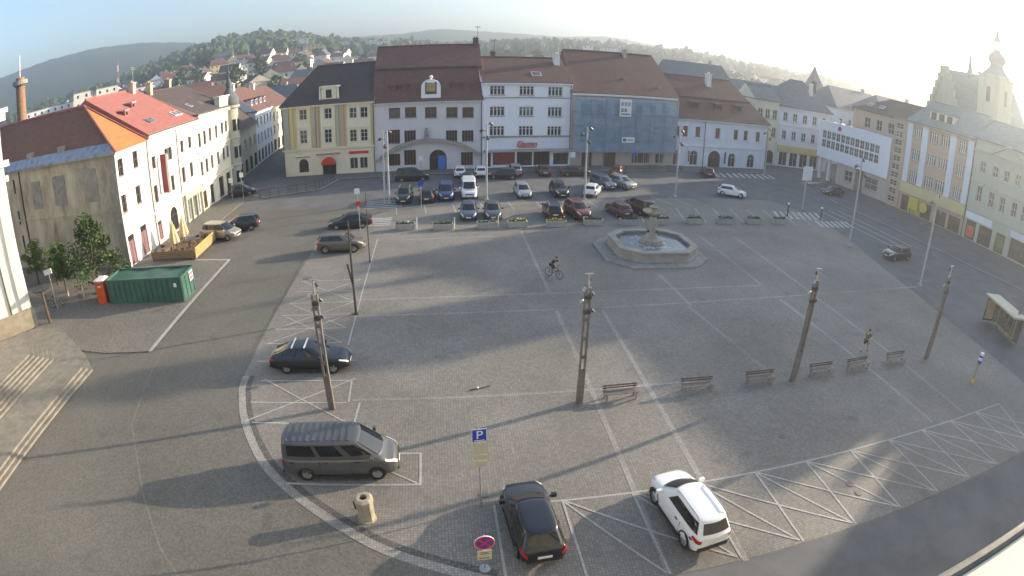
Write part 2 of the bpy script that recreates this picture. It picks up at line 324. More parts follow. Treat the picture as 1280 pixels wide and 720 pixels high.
# stone bands that divide the square
bd = MB()
def seg(b, p, q, wd, z):
    d = (Vector(q)-Vector(p)).normalized(); n_ = Vector((-d.y, d.x))*wd/2
    b.face([(p[0]+n_.x, p[1]+n_.y, z), (q[0]+n_.x, q[1]+n_.y, z), (q[0]-n_.x, q[1]-n_.y, z), (p[0]-n_.x, p[1]-n_.y, z)])
for p, q in (((7.3, 34.1), (7.3, 11.6)), ((10.45, 33.8), (10.45, 11.4)), ((16.9, 33.9), (18.4, 24.0)), ((25.3, 34.2), (26.5, 16.6)), ((29.1, 34.2), (29.9, 16.6)), ((16.9, 40.0), (17.2, 34.0)), ((7.3, 52), (7.35, 37.2)), ((25.2, 50), (25.2, 37.4)), ((29.2, 50), (29.2, 34.6))):
    seg(bd, p, q, 0.27, 0.008)
for p, q in (((-6.6, 34.3), (7.1, 34.3)), ((10.7, 34.3), (44, 35.3)), ((-6.8, 37.0), (25.2, 37.1)), ((-5.2, 24.3), (13, 24.3)), ((-3.5, 50.5), (11, 50.8))):
    seg(bd, p, q, 0.18, 0.0095)
tag(bd.build('paving_bands', M_band), kind='structure')
ln = MB(); WL = 0.105
seg(ln, (3.6, 16.25), (34.3, 16.25), WL, 0.014); seg(ln, (34.3, 16.3), (33.1, 12.3), WL, 0.0145)
for k in range(11):
    x = 4.2+k*2.98
    if x > 32: break
    seg(ln, (x, 16.25), (x+0.15, 11.6), WL, 0.016); seg(ln, (x, 16.25), (x+3.0, 11.7), WL*.9, 0.018); seg(ln, (x+0.1, 16.2), (x+5.9, 11.75), WL*.9, 0.020)
seg(ln, (-6.4, 51), (-6.15, 30.3), WL, 0.014)
for y in (40.9, 38.8, 36.7, 34.7, 32.6, 30.6, 28.4, 26.2, 24.05):
    seg(ln, (-11.6 if y > 27 else -10.8, y), (-6.7 if y > 30 else -5.4, y), WL*.8, 0.016)
for a, b_ in ((40.9, 36.7), (36.7, 40.9), (36.7, 32.6), (32.6, 36.7), (34.7, 30.6), (30.6, 34.7), (26.4, 22.3), (22.3, 26.4)):
    seg(ln, (-11.5 if a > 27 else -10.6, a), (-6.6 if a > 28 else -5.2, b_), WL*.8, 0.018+0.0004*b_/10)
seg(ln, (-5.4, 26.2), (-5.3, 24.1), WL, 0.014); seg(ln, (-10.2, 22.2), (-4.8, 22.25), WL, 0.014); seg(ln, (-4.7, 24.0), (-4.8, 22.2), WL, 0.015)
seg(ln, (-7.4, 17.75), (-1.5, 17.75), WL, 0.014); seg(ln, (-1.5, 17.7), (-1.5, 19.9), WL, 0.0145); seg(ln, (-7.5, 19.9), (-1.5, 19.85), WL, 0.014); seg(ln, (-4.6, 19.8), (-1.6, 17.8), WL*.8, 0.018)
seg(ln, (1.45, 16.3), (1.5, 11.9), WL, 0.014)
for k in range(8): seg(ln, (-5.5+k*3.2, 62.6+k*.18), (-5.2+k*3.2, 59.2+k*.18), 0.12, 0.014)
for k in range(12): seg(ln, (19.5+k*2.5, 60.8), (18.2+k*2.5, 54.6), 0.12, 0.014)
for k in range(5): seg(ln, (21+k*2.4, 66.2), (22.4+k*2.4, 62.2), 0.12, 0.014)
tag(ln.build('parking_lines', M_line), kind='structure')
zb = MB()
for k in range(5): zb.face([(-9.2, 62.3+k*.8, .013), (-4.9, 62.5+k*.8, .013), (-4.9, 62.8+k*.8, .013), (-9.2, 62.6+k*.8, .013)])
for k in range(5): zb.face([(-9.9, 55.2+k*.66, .013), (-5.7, 55.3+k*.66, .013), (-5.5, 55.7+k*.66, .013), (-9.9, 55.6+k*.66, .013)])
for k in range(8): zb.face([(39.6+k*1.0, 57.0, .013), (40.1+k*1.0, 57.0, .013), (41.3+k*1.0, 60.4, .013), (40.8+k*1.0, 60.4, .013)])
for k in range(7): zb.face([(44.5+k*.9, 54.0, .013), (45.0+k*.9, 54.0, .013), (45.6+k*.9, 56.6, .013), (45.1+k*.9, 56.6, .013)])
for k in range(10): zb.face([(42.6+k*1.3, 80.4+k*.13, .013), (43.2+k*1.3, 80.4+k*.13, .013), (44.0+k*1.3, 84.0+k*.13, .013), (43.4+k*1.3, 84.0+k*.13, .013)])
for k in range(3): zb.face([(51+k*2.0, 47, .013), (51.2+k*2.0, 47, .013), (50+k*2.0, 62, .013), (49.8+k*2.0, 62, .013)])
tag(zb.build('crossing_stripes', M_paint), kind='structure')
seamp = [(-19.4, 31), (-18.6, 26), (-17.5, 21.5), (-14.3, 16.2), (-12.2, 13.2), (-10, 11)]
strip(seamp, 0.09, 0.006, M_walk, 'paving_seam')

# ---------------------------------------------------------------- facade helpers (local frame: x along the front, y into the house, z up)
def facade(b, x0, x1, z0, z1, holes, y=0.0, rev=0.24, m=0):
    hs = [h for h in holes if h[0] > x0-.01 and h[1] < x1+.01 and h[2] > z0-.01 and h[3] < z1+.01]
    xs = sorted({x0, x1, *[h[0] for h in hs], *[h[1] for h in hs]}); zs = sorted({z0, z1, *[h[2] for h in hs], *[h[3] for h in hs]})
    for xa, xb in zip(xs, xs[1:]):
        for za, zb_ in zip(zs, zs[1:]):
            cx, cz = (xa+xb)/2, (za+zb_)/2
            if not any(h[0] < cx < h[1] and h[2] < cz < h[3] for h in hs): b.face([(xa, y, za), (xb, y, za), (xb, y, zb_), (xa, y, zb_)], m)
    for h in hs:
        a, c, d, e = h[:4]; arch = len(h) > 4 and h[4]
        zt = e-(c-a)/2*arch if arch else e
        b.face([(a, y, d), (c, y, d), (c, y+rev, d), (a, y+rev, d)], m)
        b.face([(a, y, d), (a, y, zt), (a, y+rev, zt), (a, y+rev, d)], m); b.face([(c, y, d), (c, y, zt), (c, y+rev, zt), (c, y+rev, d)], m)
        if not arch: b.face([(a, y, e), (c, y, e), (c, y+rev, e), (a, y+rev, e)], m)
        else:
            n = 8; pts = [((a+c)/2-(c-a)/2*math.cos(math.pi*i/(2*n)), zt+(e-zt)*math.sin(math.pi*i/(2*n))) for i in range(n+1)]
            for sgn in (0, 1):
                q = pts if not sgn else [(a+c-px, pz) for px, pz in pts]; cx = a if not sgn else c
                for p0, p1 in zip(q, q[1:]):
                    b.face([(cx, y, e), (p0[0], y, p0[1]), (p1[0], y, p1[1])], m); b.face([(p0[0], y, p0[1]), (p1[0], y, p1[1]), (p1[0], y+rev, p1[1]), (p0[0], y+rev, p0[1])], m)
WCACHE = {}
def window_meshes(kind, w, h, fm):
    k = (kind, round(w, 1), round(h, 1), fm.name)
    if k in WCACHE: return WCACHE[k]
    b = MB(); t = 0.07 if kind != 'shop' else 0.06
    if kind == 'door':
        b.box(0, w, 0, .08, 0, h); b.box(w/2-.02, w/2+.02, -.02, 0, 0, h*.78, 0)
        for s in (0.08, w/2+.06): b.box(s, s+w/2-.14, -.025, 0, .15, h*.42); b.box(s, s+w/2-.14, -.025, 0, h*.48, h*.75)
        g_ = MB(); g_.box(.1, w-.1, -.03, -.004, h*.8, h-.08)
    else:
        b.box(0, t, 0, .09, 0, h); b.box(w-t, w, 0, .09, 0, h); b.box(t, w-t, 0, .09, 0, t); b.box(t, w-t, 0, .09, h-t, h)
        nv, nh = {'w': (1, [.68]), 's': (3, [.72]), 'shop': (max(1, int(w/1.7)), []), 'plain': (0, []), 'grid': (1, [.5]), 'tall': (1, [.35, .7])}[kind]
        for i in range(nv): c = w*(i+1)/(nv+1); q = .035 if kind != 's' else .09; b.box(c-q, c+q, -.005, .085, t, h-t)
        for f in nh: b.box(t, w-t, .004, .08, h*f-.03, h*f+.03)
        g_ = MB(); g_.face([(t*.5, .05, t*.5), (w-t*.5, .05, t*.5), (w-t*.5, .05, h-t*.5), (t*.5, .05, h-t*.5)])
    WCACHE[k] = (b.mesh('window', fm), g_.mesh('pane', M_glass)); return WCACHE[k]
def put_window(parent, kind, x0, x1, z0, z1, fm=None, pane=None, y=0.14, name=None, surround=None, hood=False, sill=True, zoff=0):
    fm = fm or M_frame
    if kind == 'door': fm = M_door if fm is M_frame else fm
    a, g_ = window_meshes(kind, x1-x0, z1-z0, fm)
    o = link(name or ('door' if kind == 'door' else 'shop_window' if kind == 'shop' else 'window'), a, parent, (x0, y, z0))
    p = link('pane', g_, o)
    pm = pane or (M_shopglass if kind == 'shop' else R.choice([M_glass, M_glass, M_glassb, M_glass2]))
    p.material_slots[0].link = 'OBJECT'; p.material_slots[0].material = pm
    if kind not in ('door', 'shop') and sill:
        s = MB(); w = x1-x0; s.box(-.1, w+.1, -y-.12, -y+.02, -.10, -.003); s.build('sill', surround or M_dstone, o)
    if surround:
        s = MB(); w, h = x1-x0, z1-z0; q = .16
        s.box(-q, -.004, -y-.06, -y-.002, 0, h+q); s.box(w+.004, w+q, -y-.06, -y-.002, 0, h+q); s.box(-.004, w+.004, -y-.06, -y-.002, h+.004, h+q)
        if hood:
            s.box(-.3, w+.3, -y-.24, -y-.002, h+.34, h+.46); s.box(-.12, w+.12, -y-.08, -y-.002, h+q+.004, h+.336)
        s.build('surround', surround, o)
    return o
def arch_window(parent, x0, x1, z0, z1, pane=None, fm=None, name='window', y=0.16, k=1.0):
    w, h = x1-x0, z1-z0; zt = h-w/2*k; n = 10; b = MB(); fm = fm or M_bframe
    arc = [(w/2-w/2*math.cos(math.pi*i/n), zt+(h-zt)*math.sin(math.pi*i/n)) for i in range(n+1)]
    out = [(0, 0)]+arc+[(w, 0)]; inn = [(w/2+(px-w/2)*(1-.16/w), .08 if pz == 0 else pz-.08*(pz-zt > .05)) for px, pz in out]
    for i in range(len(out)-1):
        a, c, d, e = out[i], out[i+1], inn[i+1], inn[i]
        b.face([(a[0], 0, a[1]), (c[0], 0, c[1]), (d[0], 0, d[1]), (e[0], 0, e[1])])
        b.face([(e[0], 0, e[1]), (d[0], 0, d[1]), (d[0], .08, d[1]), (e[0], .08, e[1])])
    b.box(w/2-.03, w/2+.03, 0, .06, 0, h-.05); b.box(.05, w-.05, .003, .063, zt-.03, zt+.03); b.box(.05, w-.05, .002, .064, 0, .09)
    o = b.build(name, fm, parent); o.location = (x0, y, z0)
    g_ = MB(); g_.face([(px, .05, pz) for px, pz in out]); g_.build('pane', pane or M_shopglass, o)
    return o
def roof(name, parent, prof, L, m, wall_m, left=None, right=None, ov=0.35, rests=None):
    """prof: (y, z) from front eave over the ridge to back eave; left/right: per-point insets from the ends (hips)."""
    n = len(prof); left = left or [0]*n; right = right or [0]*n; b = MB()
    hipL, hipR = any(left), any(right); oL = ov if hipL else 0.12; oR = ov if hipR else 0.12
    A = [(-oL*(1 if (i in (0, n-1) or not hipL) else 0)+left[i], y, z) for i, (y, z) in enumerate(prof)]
    B = [(L+oR*(1 if (i in (0, n-1) or not hipR) else 0)-right[i], y, z) for i, (y, z) in enumerate(prof)]
    for i in range(n-1): b.face([A[i], B[i], B[i+1], A[i+1]])
    dz = 0.18
    b.face(A, 0 if hipL else 1); b.face(B[::-1], 0 if hipR else 1)
    fr = [A[0], B[0], B[-1], A[-1]]; lo = [(x, y, z-dz) for x, y, z in fr]
    for i in range(4): b.face([fr[i], fr[(i+1) % 4], lo[(i+1) % 4], lo[i]], 1 if i in (0, 2) else 0)
    b.face(lo, 1)
    rf = b.build(name, [m, wall_m], parent, weld=False)
    k = max(range(n), key=lambda i: prof[i][1]); b = MB(); b.tube((A[k][0]+.05, A[k][1], A[k][2]+.02), (B[k][0]-.05, B[k][1], B[k][2]+.02), .13, n=8); b.build('ridge_tiles', m, rf)
    b = MB(); b.tube((A[0][0], A[0][1]-.07, A[0][2]-.08), (B[0][0], B[0][1]-.07, B[0][2]-.08), .08, n=8); b.build('gutter', M_darkmetal, rf)
    return rf
def chimney(parent, x, y, z0, z1, w=.7, d=.9, m=None):
    b = MB(); b.box(x-w/2, x+w/2, y-d/2, y+d/2, z0, z1); b.box(x-w/2-.08, x+w/2+.08, y-d/2-.08, y+d/2+.08, z1+.002, z1+.16)
    b.tube((x-.14, y, z1+.15), (x-.14, y, z1+.42), .1); b.tube((x+.16, y, z1+.15), (x+.16, y, z1+.42), .1)
    if R.random() < .6: b.tube((x+w*.4, y, z1), (x+w*.4, y, z1+2.2), .03); b.tube((x+w*.4-.5, y, z1+1.9), (x+w*.4+.5, y, z1+1.9), .025); b.tube((x+w*.4-.4, y, z1+2.1), (x+w*.4+.4, y, z1+2.1), .025)
    return b.build('chimney', m or M_pinkb, parent)
def skylight(parent, x, y, z, w, slope, m=None):
    b = MB(); c, s = math.cos(slope), math.sin(slope)
    b.obox((x, y, z+.06), (w/2, 0, 0), (0, c*.55, s*.55), (0, -s*.07, c*.07)); o = b.build('skylight', m or M_dstone, parent)
    g_ = MB(); g_.obox((x, y-s*.08, z+.06+c*.08), (w/2-.1, 0, 0), (0, c*.45, s*.45), (0, -s*.012, c*.012)); g_.build('pane', M_glass2, o); return o
def base(name, label, A, B):
    a = math.atan2(B[1]-A[1], B[0]-A[0]); return thing(name, label, 'building', (A[0], A[1], 0), a)
def shell(b, L, D, H, z0=0, m=0):          # side and back walls
    b.face([(0, 0, z0), (0, D, z0), (0, D, H), (0, 0, H)], m); b.face([(L, 0, z0), (L, D, z0), (L, D, H), (L, 0, H)], m); b.face([(0, D, z0), (L, D, z0), (L, D, H), (0, D, H)], m)
def bar(name, m, parent, *boxes):
    for q in boxes: b = MB(); b.box(*q); o_ = b.build(name, m, parent)
    return o_
def dormer(parent, x, w, y0, y1, z0, z1, wm, rm, n=1, pane=None):
    b = MB(); b.box(x-w/2, x+w/2, y0, y1, z0, z1); o = b.build('dormer', wm, parent)
    r = MB(); r.box(x-w/2-.15, x+w/2+.15, y0-.15, y1, z1+.002, z1+.16); r.build('dormer_roof', rm, o)
    g_ = MB(); q = w/n
    for i in range(n): g_.box(x-w/2+q*i+.15*q+.03, x-w/2+q*(i+1)-.15*q-.03, y0-.02, y0-.004, z0+.3*(z1-z0), z1-.12)
    g_.build('pane', pane or M_glass, o); return o
def text_mesh(name, body, size, m, parent, loc, rot=(math.pi/2, 0, 0), depth=0.03, shear=0, sx=1):
    cu = bpy.data.curves.new('lettering', 'FONT'); cu.body = body; cu.size = size; cu.extrude = depth; cu.align_x = 'CENTER'; cu.align_y = 'CENTER'; cu.shear = shear; cu.space_character = .95
    t = bpy.data.objects.new('lettering_tmp', cu); COL.objects.link(t); bpy.context.view_layer.update()
    me = bpy.data.meshes.new_from_object(t.evaluated_get(bpy.context.evaluated_depsgraph_get())); bpy.data.objects.remove(t)
    me.materials.clear(); me.materials.append(m); o = link(name, me, parent, loc); o.rotation_euler = rot; o.scale = (sx, 1, 1); return o
# ================================================================ FAR ROW
# ---- yellow baroque house
o = base('yellow_house', 'yellow baroque house with pale panels, ornate dormer and red awning over its door', (-24.6, 84), (-10.2, 83.6))
L, D, H = 14.4, 12, 11.0
up = [(2.9, 4.05, 8.7, 10.3), (6.85, 7.95, 8.6, 10.2), (10.7, 11.75, 8.45, 10.05), (12.35, 13.4, 8.45, 10.05), (2.85, 3.95, 5.05, 7.1), (6.75, 7.85, 4.95, 7.0), (10.65, 11.7, 4.9, 6.7), (12.3, 13.35, 4.9, 6.7)]
gr = [(2.4, 3.95, .6, 2.7, 1), (6.15, 8.3, 0.1, 2.75, 1), (10.5, 11.7, .75, 2.45), (12.0, 13.2, .75, 2.45)]
b = MB(); facade(b, 0, L, 4.1, H, up); shell(b, L, D, H, 4.1); b.build('wall', M_yellow, o)
b = MB(); facade(b, 0, L, 0, 4.1, gr); shell(b, L, D, 4.1); b.build('ground_floor_wall', M_cream, o)
for x0, x1 in ((2.35, 4.6), (6.2, 8.45), (10.25, 13.85)):
    b = MB(); facade(b, x0, x1, 4.3, 10.6, up, -.05, .05); b.build('panel', M_cream, o)
for x, w_, mm in ((.25, .9, M_palegreen), (1.3, .55, M_yellow), (4.95, .45, M_palegreen), (5.5, .42, M_tan), (8.6, .42, M_palegreen), (9.25, .6, M_tan)): bar('pilaster', mm, o, (x, x+w_, -.14, -.003, 4.35, 10.55))
bar('cornice', M_cream, o, (-.15, L+.1, -.45, -.003, 10.62, 10.98), (-.1, L+.05, -.25, -.002, 4.02, 4.26))
for h in up[:4]: put_window(o, 'grid', *h[:4], surround=M_cream)
for h in up[4:]: put_window(o, 'tall', *h[:4], surround=M_cream, hood=True)
arch_window(o, *gr[0][:4]); arch_window(o, *gr[1][:4], pane=M_black, name='door'); put_window(o, 'shop', *gr[2][:4]); put_window(o, 'shop', *gr[3][:4])
bar('shop_sign', M_red, o, (10.4, 13.4, -.12, -.003, 3.05, 3.45)); bar('ledge', M_dstone, o, (5.3, 9.0, -.4, -.004, 3.2, 3.36), (1.9, 4.3, -.2, -.004, 2.95, 3.05))
b = MB(); n = 8
b.grid([[(7.22+1.05*math.cos(math.pi*i/n), y, 1.75+1.05*math.sin(math.pi*i/n)) for i in range(n+1)] for y in (-1.0, -.02)]); b.face([(7.22+1.05*math.cos(math.pi*i/n), -1.0, 1.75+1.05*math.sin(math.pi*i/n)) for i in range(n+1)]); b.build('awning', M_red, o)
rf = roof('roof', o, [(-.4, 11.0), (6, 16.7), (12.4, 11.0)], L, T_dark, M_cream, [0, 4.4, 0])
b = MB(); b.box(6.4, 8.7, 0.25, 2.6, 11.1, 13.3); b.box(5.9, 9.2, .1, .5, 11.05, 11.4); b.box(6.1, 9.0, .1, 2.4, 13.303, 13.55)
for x in (6.15, 8.95): b.tube((x, .35, 11.4), (x, .35, 13.3), .18, .12)
d_ = b.build('dormer', M_cream, o); bar('pane', M_glass, d_, (7.1, 8.0, .2, .246, 11.75, 13.0))

for x in (.1, L-.12): b = MB(); b.tube((x, -.12, .1), (x, -.12, 10.9), .06); b.build('downpipe', M_darkmetal, o)
# ---- grey town hall
o = base('town_hall', 'lilac grey house with a sweeping stone arch over its door and a round-topped gable', (-10.2, 83.6), (5.7, 83.9))
L, D, H = 15.9, 14, 10.6
r1 = [(2.2, 3.85, 8.1, 9.65), (4.55, 6.2, 8.1, 9.65), (7.5, 9.2, 7.95, 9.55), (10.6, 12.25, 7.9, 9.45), (12.95, 14.6, 7.85, 9.4)]
r2 = [(2.0, 3.75, 4.3, 6.35), (4.4, 6.1, 4.35, 6.15), (10.55, 12.2, 4.3, 5.95), (12.9, 14.6, 4.25, 5.9)]
g0 = [(2.0, 3.7, .9, 2.7), (4.3, 6.05, .9, 3.2), (8.05, 10.6, .1, 3.1, 1), (12.75, 14.5, .6, 2.6)]
b = MB(); facade(b, 0, L, 0, H, r1+r2+g0, 0, .3); shell(b, L, D, H); b.build('wall', M_grey, o)
for h in r1+r2: put_window(o, 's' if h in r2 else 'grid', *h, fm=M_bframe, pane=R.choice([M_glass, M_glassb, M_glass2]), y=.18)
for h in (g0[0], g0[1], g0[3]): put_window(o, 's', *h, fm=M_bframe, pane=M_glassb, y=.18, sill=False)
arch_window(o, *g0[2][:4], pane=M_glassb, name='door'); bar('door_leaf', M_bluedoor, o, (9.35, 10.45, -.03, .12, .12, 2.2))
pts = [(0.15, 1.55), (1.6, 2.6), (3.1, 3.42), (5.5, 4.22), (7.9, 4.42), (10.25, 4.25), (12.9, 3.5), (14.2, 2.9), (15.5, 2.0)]
b = MB(); b.grid([[(x, -.75, z) for x, z in pts], [(x, -.75, z+.42) for x, z in pts], [(x, -.003, z+.46) for x, z in pts], [(x, -.003, z-.02) for x, z in pts]], 0, False); b.grid([[(x, -.003, z-.02) for x, z in pts], [(x, -.75, z) for x, z in pts]]); b.build('stone_arch', M_stone, o)
b = MB(); b.ball((7.7, -.3, 6.3), .22); b.lathe([(.3, 4.9), (.34, 5.4), (.22, 5.6), (.3, 5.9), (.12, 6.15)], 8, (7.7, -.3)); b.lathe([(.42, 4.5), (.42, 4.9)], 8, (7.7, -.3)); b.build('statue', M_dstone, o)
bar('cornice', M_grey, o, (-.05, L, -.4, -.003, 10.25, 10.58))
rf = roof('roof', o, [(-.35, 10.6), (3, 15.4), (8, 19.1), (14.3, 10.8)], L, T_red, M_grey)
bar('ridge_step', T_dark, rf, (-.1, L+.1, 2.75, 3.1, 15.35, 15.62))
b = MB(); n = 10; poly = [(6.95, 10.2), (9.8, 10.2), (9.8, 12.6)]+[(8.375+1.425*math.cos(math.pi*i/n), 12.6+1.1*math.sin(math.pi*i/n)) for i in range(1, n)]+[(6.95, 12.6)]
b.face([(x, -.12, z) for x, z in poly]); b.face([(x, 2.2, z) for x, z in poly]); b.grid([[(x, y, z) for x, z in poly] for y in (-.12, 2.2)], 0, True)
b.ball((8.4, .2, 14.05), .28); b.lathe([(.12, 13.6), (.1, 13.9)], 6, (8.4, .2)); gb = b.build('gable', M_offwhite, o)
bar('emblem', M_ywood, gb, (7.75, 9.0, -.16, -.123, 11.9, 13.2)); bar('emblem_frame', M_bframe, gb, (7.55, 7.745, -.2, -.123, 11.5, 13.3), (9.005, 9.2, -.2, -.123, 11.5, 13.3), (7.75, 9.0, -.2, -.123, 11.5, 11.895))
for x in (2.9, 4.6, 11.9, 13.6): dormer(o, x, .9, .75, 2.6, 11.75, 12.95, T_red, T_red)
chimney(rf, 15.4, 8, 18.6, 20.0, .8, 1.1, T_brown)

for x in (L-.15,): b = MB(); b.tube((x, -.1, .1), (x, -.1, 10.4), .06); b.build('downpipe', M_darkmetal, o)
# ---- white shop house
o = base('white_shop_house', 'plain white house with three rows of strip windows and red lettering above its shop', (5.7, 83.9), (19.4, 85.6))
L, D, H = 13.8, 12, 13.2
rr = []
for z0, z1 in ((11.2, 12.6), (8.0, 9.45), (5.0, 6.45)): rr += [(1.1, 3.3, z0, z1), (5.55, 7.75, z0-.05, z1-.05), (10.0, 12.25, z0-.1, z1-.1)]
sh = [(.5, 1.3, .3, 2.45), (1.6, 5.0, .5, 2.45), (5.3, 7.7, .3, 2.45), (7.9, 10.5, .3, 2.45), (11.05, 13.5, .35, 2.2)]
b = MB(); facade(b, 0, L, 0, H, rr+sh); shell(b, L, D, H); b.build('wall', M_offwhite, o)
for h in rr: put_window(o, 's', *h)
for i, h in enumerate(sh): put_window(o, 'shop', *h, fm=M_bframe, pane=M_redblind if i == 1 else M_glassb if i == 3 else None)
bar('string_course', M_dstone, o, (-.02, L, -.12, -.003, 10.72, 10.84), (-.02, L, -.2, -.003, 4.72, 4.92)); bar('fascia', M_bluew, o, (.3, L-.1, -.1, -.002, 2.95, 4.68))
bar('canopy', M_metal, o, (.2, L+.1, -1.2, -.004, 2.62, 2.86)); bar('cornice', M_offwhite, o, (-.05, L+.05, -.4, -.003, 12.85, 13.16))
text_mesh('lettering', 'Elasten', 1.25, M_red, o, (6.75, -.2, 3.65), depth=.06, shear=.3, sx=.95); bar('lettering_underline', M_red, o, (5.5, 8.3, -.18, -.103, 3.08, 3.18))
bar('white_notice', M_signwhite, o, (13.2, 14.1, -1.5, -1.45, 1.7, 2.55))
rf = roof('roof', o, [(-.3, 13.2), (6, 17.0), (12.3, 13.0)], L, T_brown, M_offwhite)
skylight(o, 8.5, 1.6, 14.35, 1.5, .56, M_signwhite); chimney(rf, 12.6, 4.5, 15.8, 17.6, .9, .9, M_white); chimney(rf, 3.2, 8.5, 15, 17.7, .7, .7, T_brown)

b = MB(); b.tube((L-.2, -.1, 2.9), (L-.2, -.1, 13.1), .06); b.build('downpipe', M_darkmetal, o)
# ---- house under blue net
o = base('scaffolded_house', 'tall house with a steep brown roof hidden behind blue scaffold netting', (19.4, 85.6), (37.6, 87.9))
L, D, H = 18.3, 16, 11.8
up = [(x, x+1.3, z, z+1.9) for z in (4.0, 8.2) for x in (1.5, 4.3, 7.1, 10.9, 13.3, 15.7)]
gr = [(1.9, 3.65, .05, 2.45), (5.55, 7.75, .05, 2.4), (10.6, 14.0, .45, 2.15), (15.0, 16.6, .45, 2.1)]
b = MB(); facade(b, 0, L, 0, H, up+gr); shell(b, L, D, H); b.build('wall', M_pinkb, o)
for h in up: put_window(o, 'grid', *h, fm=M_bframe, pane=M_glass)
put_window(o, 'door', *gr[0]); put_window(o, 'door', *gr[1]); put_window(o, 'shop', *gr[2]); put_window(o, 'shop', *gr[3])
bar('cornice', M_white, o, (-.1, L+.1, -.6, -.003, 11.35, 11.78))
rf = roof('roof', o, [(-.5, 11.8), (8, 18.6), (16.4, 11.8)], L, T_brown, M_pinkb, [0, 1.0, 0], [0, .7, 0])
chimney(rf, 11.9, 7.3, 17.6, 19.1, .6, .6); bar('roof_hatch', M_dstone, rf, (15.2, 15.7, .9, 1.4, 12.6, 13.3)); bar('roof_hatch', M_dstone, rf, (9.6, 10.0, 2.2, 2.7, 13.5, 14.4))
an = math.atan2(2.3, 18.2); M_netdark = mat('dark_blue_seam', (.10, .20, .32), .9)
o = thing('scaffold', 'scaffold wrapped in blue netting on the front of the steep-roofed house', 'scaffold', (19.4, 85.6, 0), an)
b = MB(); xs = [(-.1+18.1*i/60) for i in range(61)]
b.grid([[(x, -1.5+.05*math.sin(x*5.2+z)+.04*math.sin(x*2.1-z*1.7)-(.05 if abs((x+.1) % 2.59-1.3) > 1.2 else 0), z+(.06*math.sin(x*3) if z < 3 else 0)) for x in xs] for z in (2.5, 3.8, 5, 6.2, 7.4, 8.6, 9.8, 11.1)])
nt_ = b.build('netting', M_net, o, smooth=60)
for z in (4.55, 6.65, 8.75, 10.8): bar('seam', M_flash, nt_, (-.1, 18.0, -1.63, -1.6, z, z+.07))
for i in range(1, 7): bar('seam', M_netdark, nt_, (-.1+2.59*i-.04, -.1+2.59*i+.04, -1.64, -1.61, 2.5, 11.0))
for i in range(8):
    b = MB(); x = -.1+2.59*i; b.tube((x, -1.4, 0.1), (x, -1.4, 11.4), .035); b.tube((x, -.7, 0.1), (x, -.7, 11.4), .035); b.build('standard_pole', M_metal, o)
for z in (2.45, 4.6, 6.7, 8.8): bar('deck', M_wood, o, (-.1, 18.0, -1.38, -.72, z, z+.06)); b = MB(); b.tube((-.1, -1.42, z+1), (18, -1.42, z+1), .025); b.build('rail', M_metal, o)
ps = bar('poster', M_signwhite, o, (7.3, 9.3, -1.72, -1.66, 8.3, 11.0))
for k in range(5): bar('printed_block', M_flash, ps, (7.5+(k % 3)*.58, 7.95+(k % 3)*.58, -1.735, -1.722, 10.0-1.0*(k//3), 10.6-1.0*(k//3)))
bar('printed_block', M_flash, ps, (7.5, 9.1, -1.735, -1.722, 8.5, 8.8))
ps = bar('banner', M_signwhite, o, (7.9, 10.1, -1.72, -1.66, 4.1, 5.0)); bar('printed_block', M_blue, ps, (8.05, 8.6, -1.735, -1.722, 4.3, 4.8)); bar('printed_block', M_flash, ps, (8.8, 9.9, -1.735, -1.722, 4.45, 4.65))

# ---- low arcaded house
o = base('arcaded_house', 'low white house with arched ground floor openings and a broad brown mansard roof', (37.6, 87.9), (57.6, 89.9))
L, D, H = 20.1, 13, 8.5
up = [(.1, .9, 5.2, 7.0), (1.65, 2.6, 5.25, 7.05), (4.15, 5.1, 5.25, 7.05), (8.25, 9.25, 5.2, 7.05), (12.25, 13.2, 5.2, 7.0), (14.5, 15.4, 5.2, 7.0), (17.3, 18.3, 5.15, 6.95)]
gr = [(.05, 1.0, .3, 2.9, 1), (3.4, 5.0, .3, 2.9, 1), (7.15, 9.75, .05, 3.0, 1), (11.5, 13.1, .2, 2.75, 1), (15.8, 17.5, .2, 2.75, 1)]
b = MB(); facade(b, 0, L, 0, H, up+gr); shell(b, L, D, H); b.build('wall', M_bluew, o)
for i, h in enumerate(up): put_window(o, 'grid', *h, pane=M_redblind if i in (1, 2, 3) else M_glassb, fm=M_bframe, surround=M_white)
for i, h in enumerate(gr): arch_window(o, *h[:4], pane=M_redblind if i == 0 else M_glassb, fm=M_frame if i != 2 else M_bframe, name='door' if i == 2 else 'window')
bar('cornice', M_white, o, (-.1, L+.2, -.4, -.003, 8.1, 8.46), (0, L, -.15, -.002, 3.6, 3.8)); bar('corner_pilaster', M_white, o, (L-.9, L-.1, -.12, -.003, .1, 8.05)); bar('corner_pilaster', M_white, o, (2.75, 3.1, -.12, -.003, .1, 3.55))
bar('banner', M_black, o, (2.75, 3.0, -.5, -.46, 1.0, 2.9)); bar('banner', M_black, o, (10.3, 10.6, -.5, -.46, .8, 2.9)); bar('notice', M_signwhite, o, (5.5, 6.3, -.1, -.02, 1.2, 2.6))
rf = roof('roof', o, [(-.4, 8.5), (3, 11.9), (7, 15.6), (13.4, 8.6)], L, T_brown, M_bluew, [0, .3, .5, 0], [0, 2.4, 4.8, 0])
bar('ridge_step', T_dark, rf, (.3, 17.5, 2.8, 3.1, 11.85, 12.1))
for x in (4.6, 9.4, 13.8): dormer(o, x, 1.5, 1.2, 2.8, 10.0, 11.2, T_brown, T_brown)
chimney(rf, 9.5, 5.5, 14, 16.3, .9, .9, M_white)

for x in (.3, 6.0, L-.2): b = MB(); b.tube((x, -.17, .1), (x, -.17, 8.4), .06); b.build('downpipe', M_darkmetal, o)
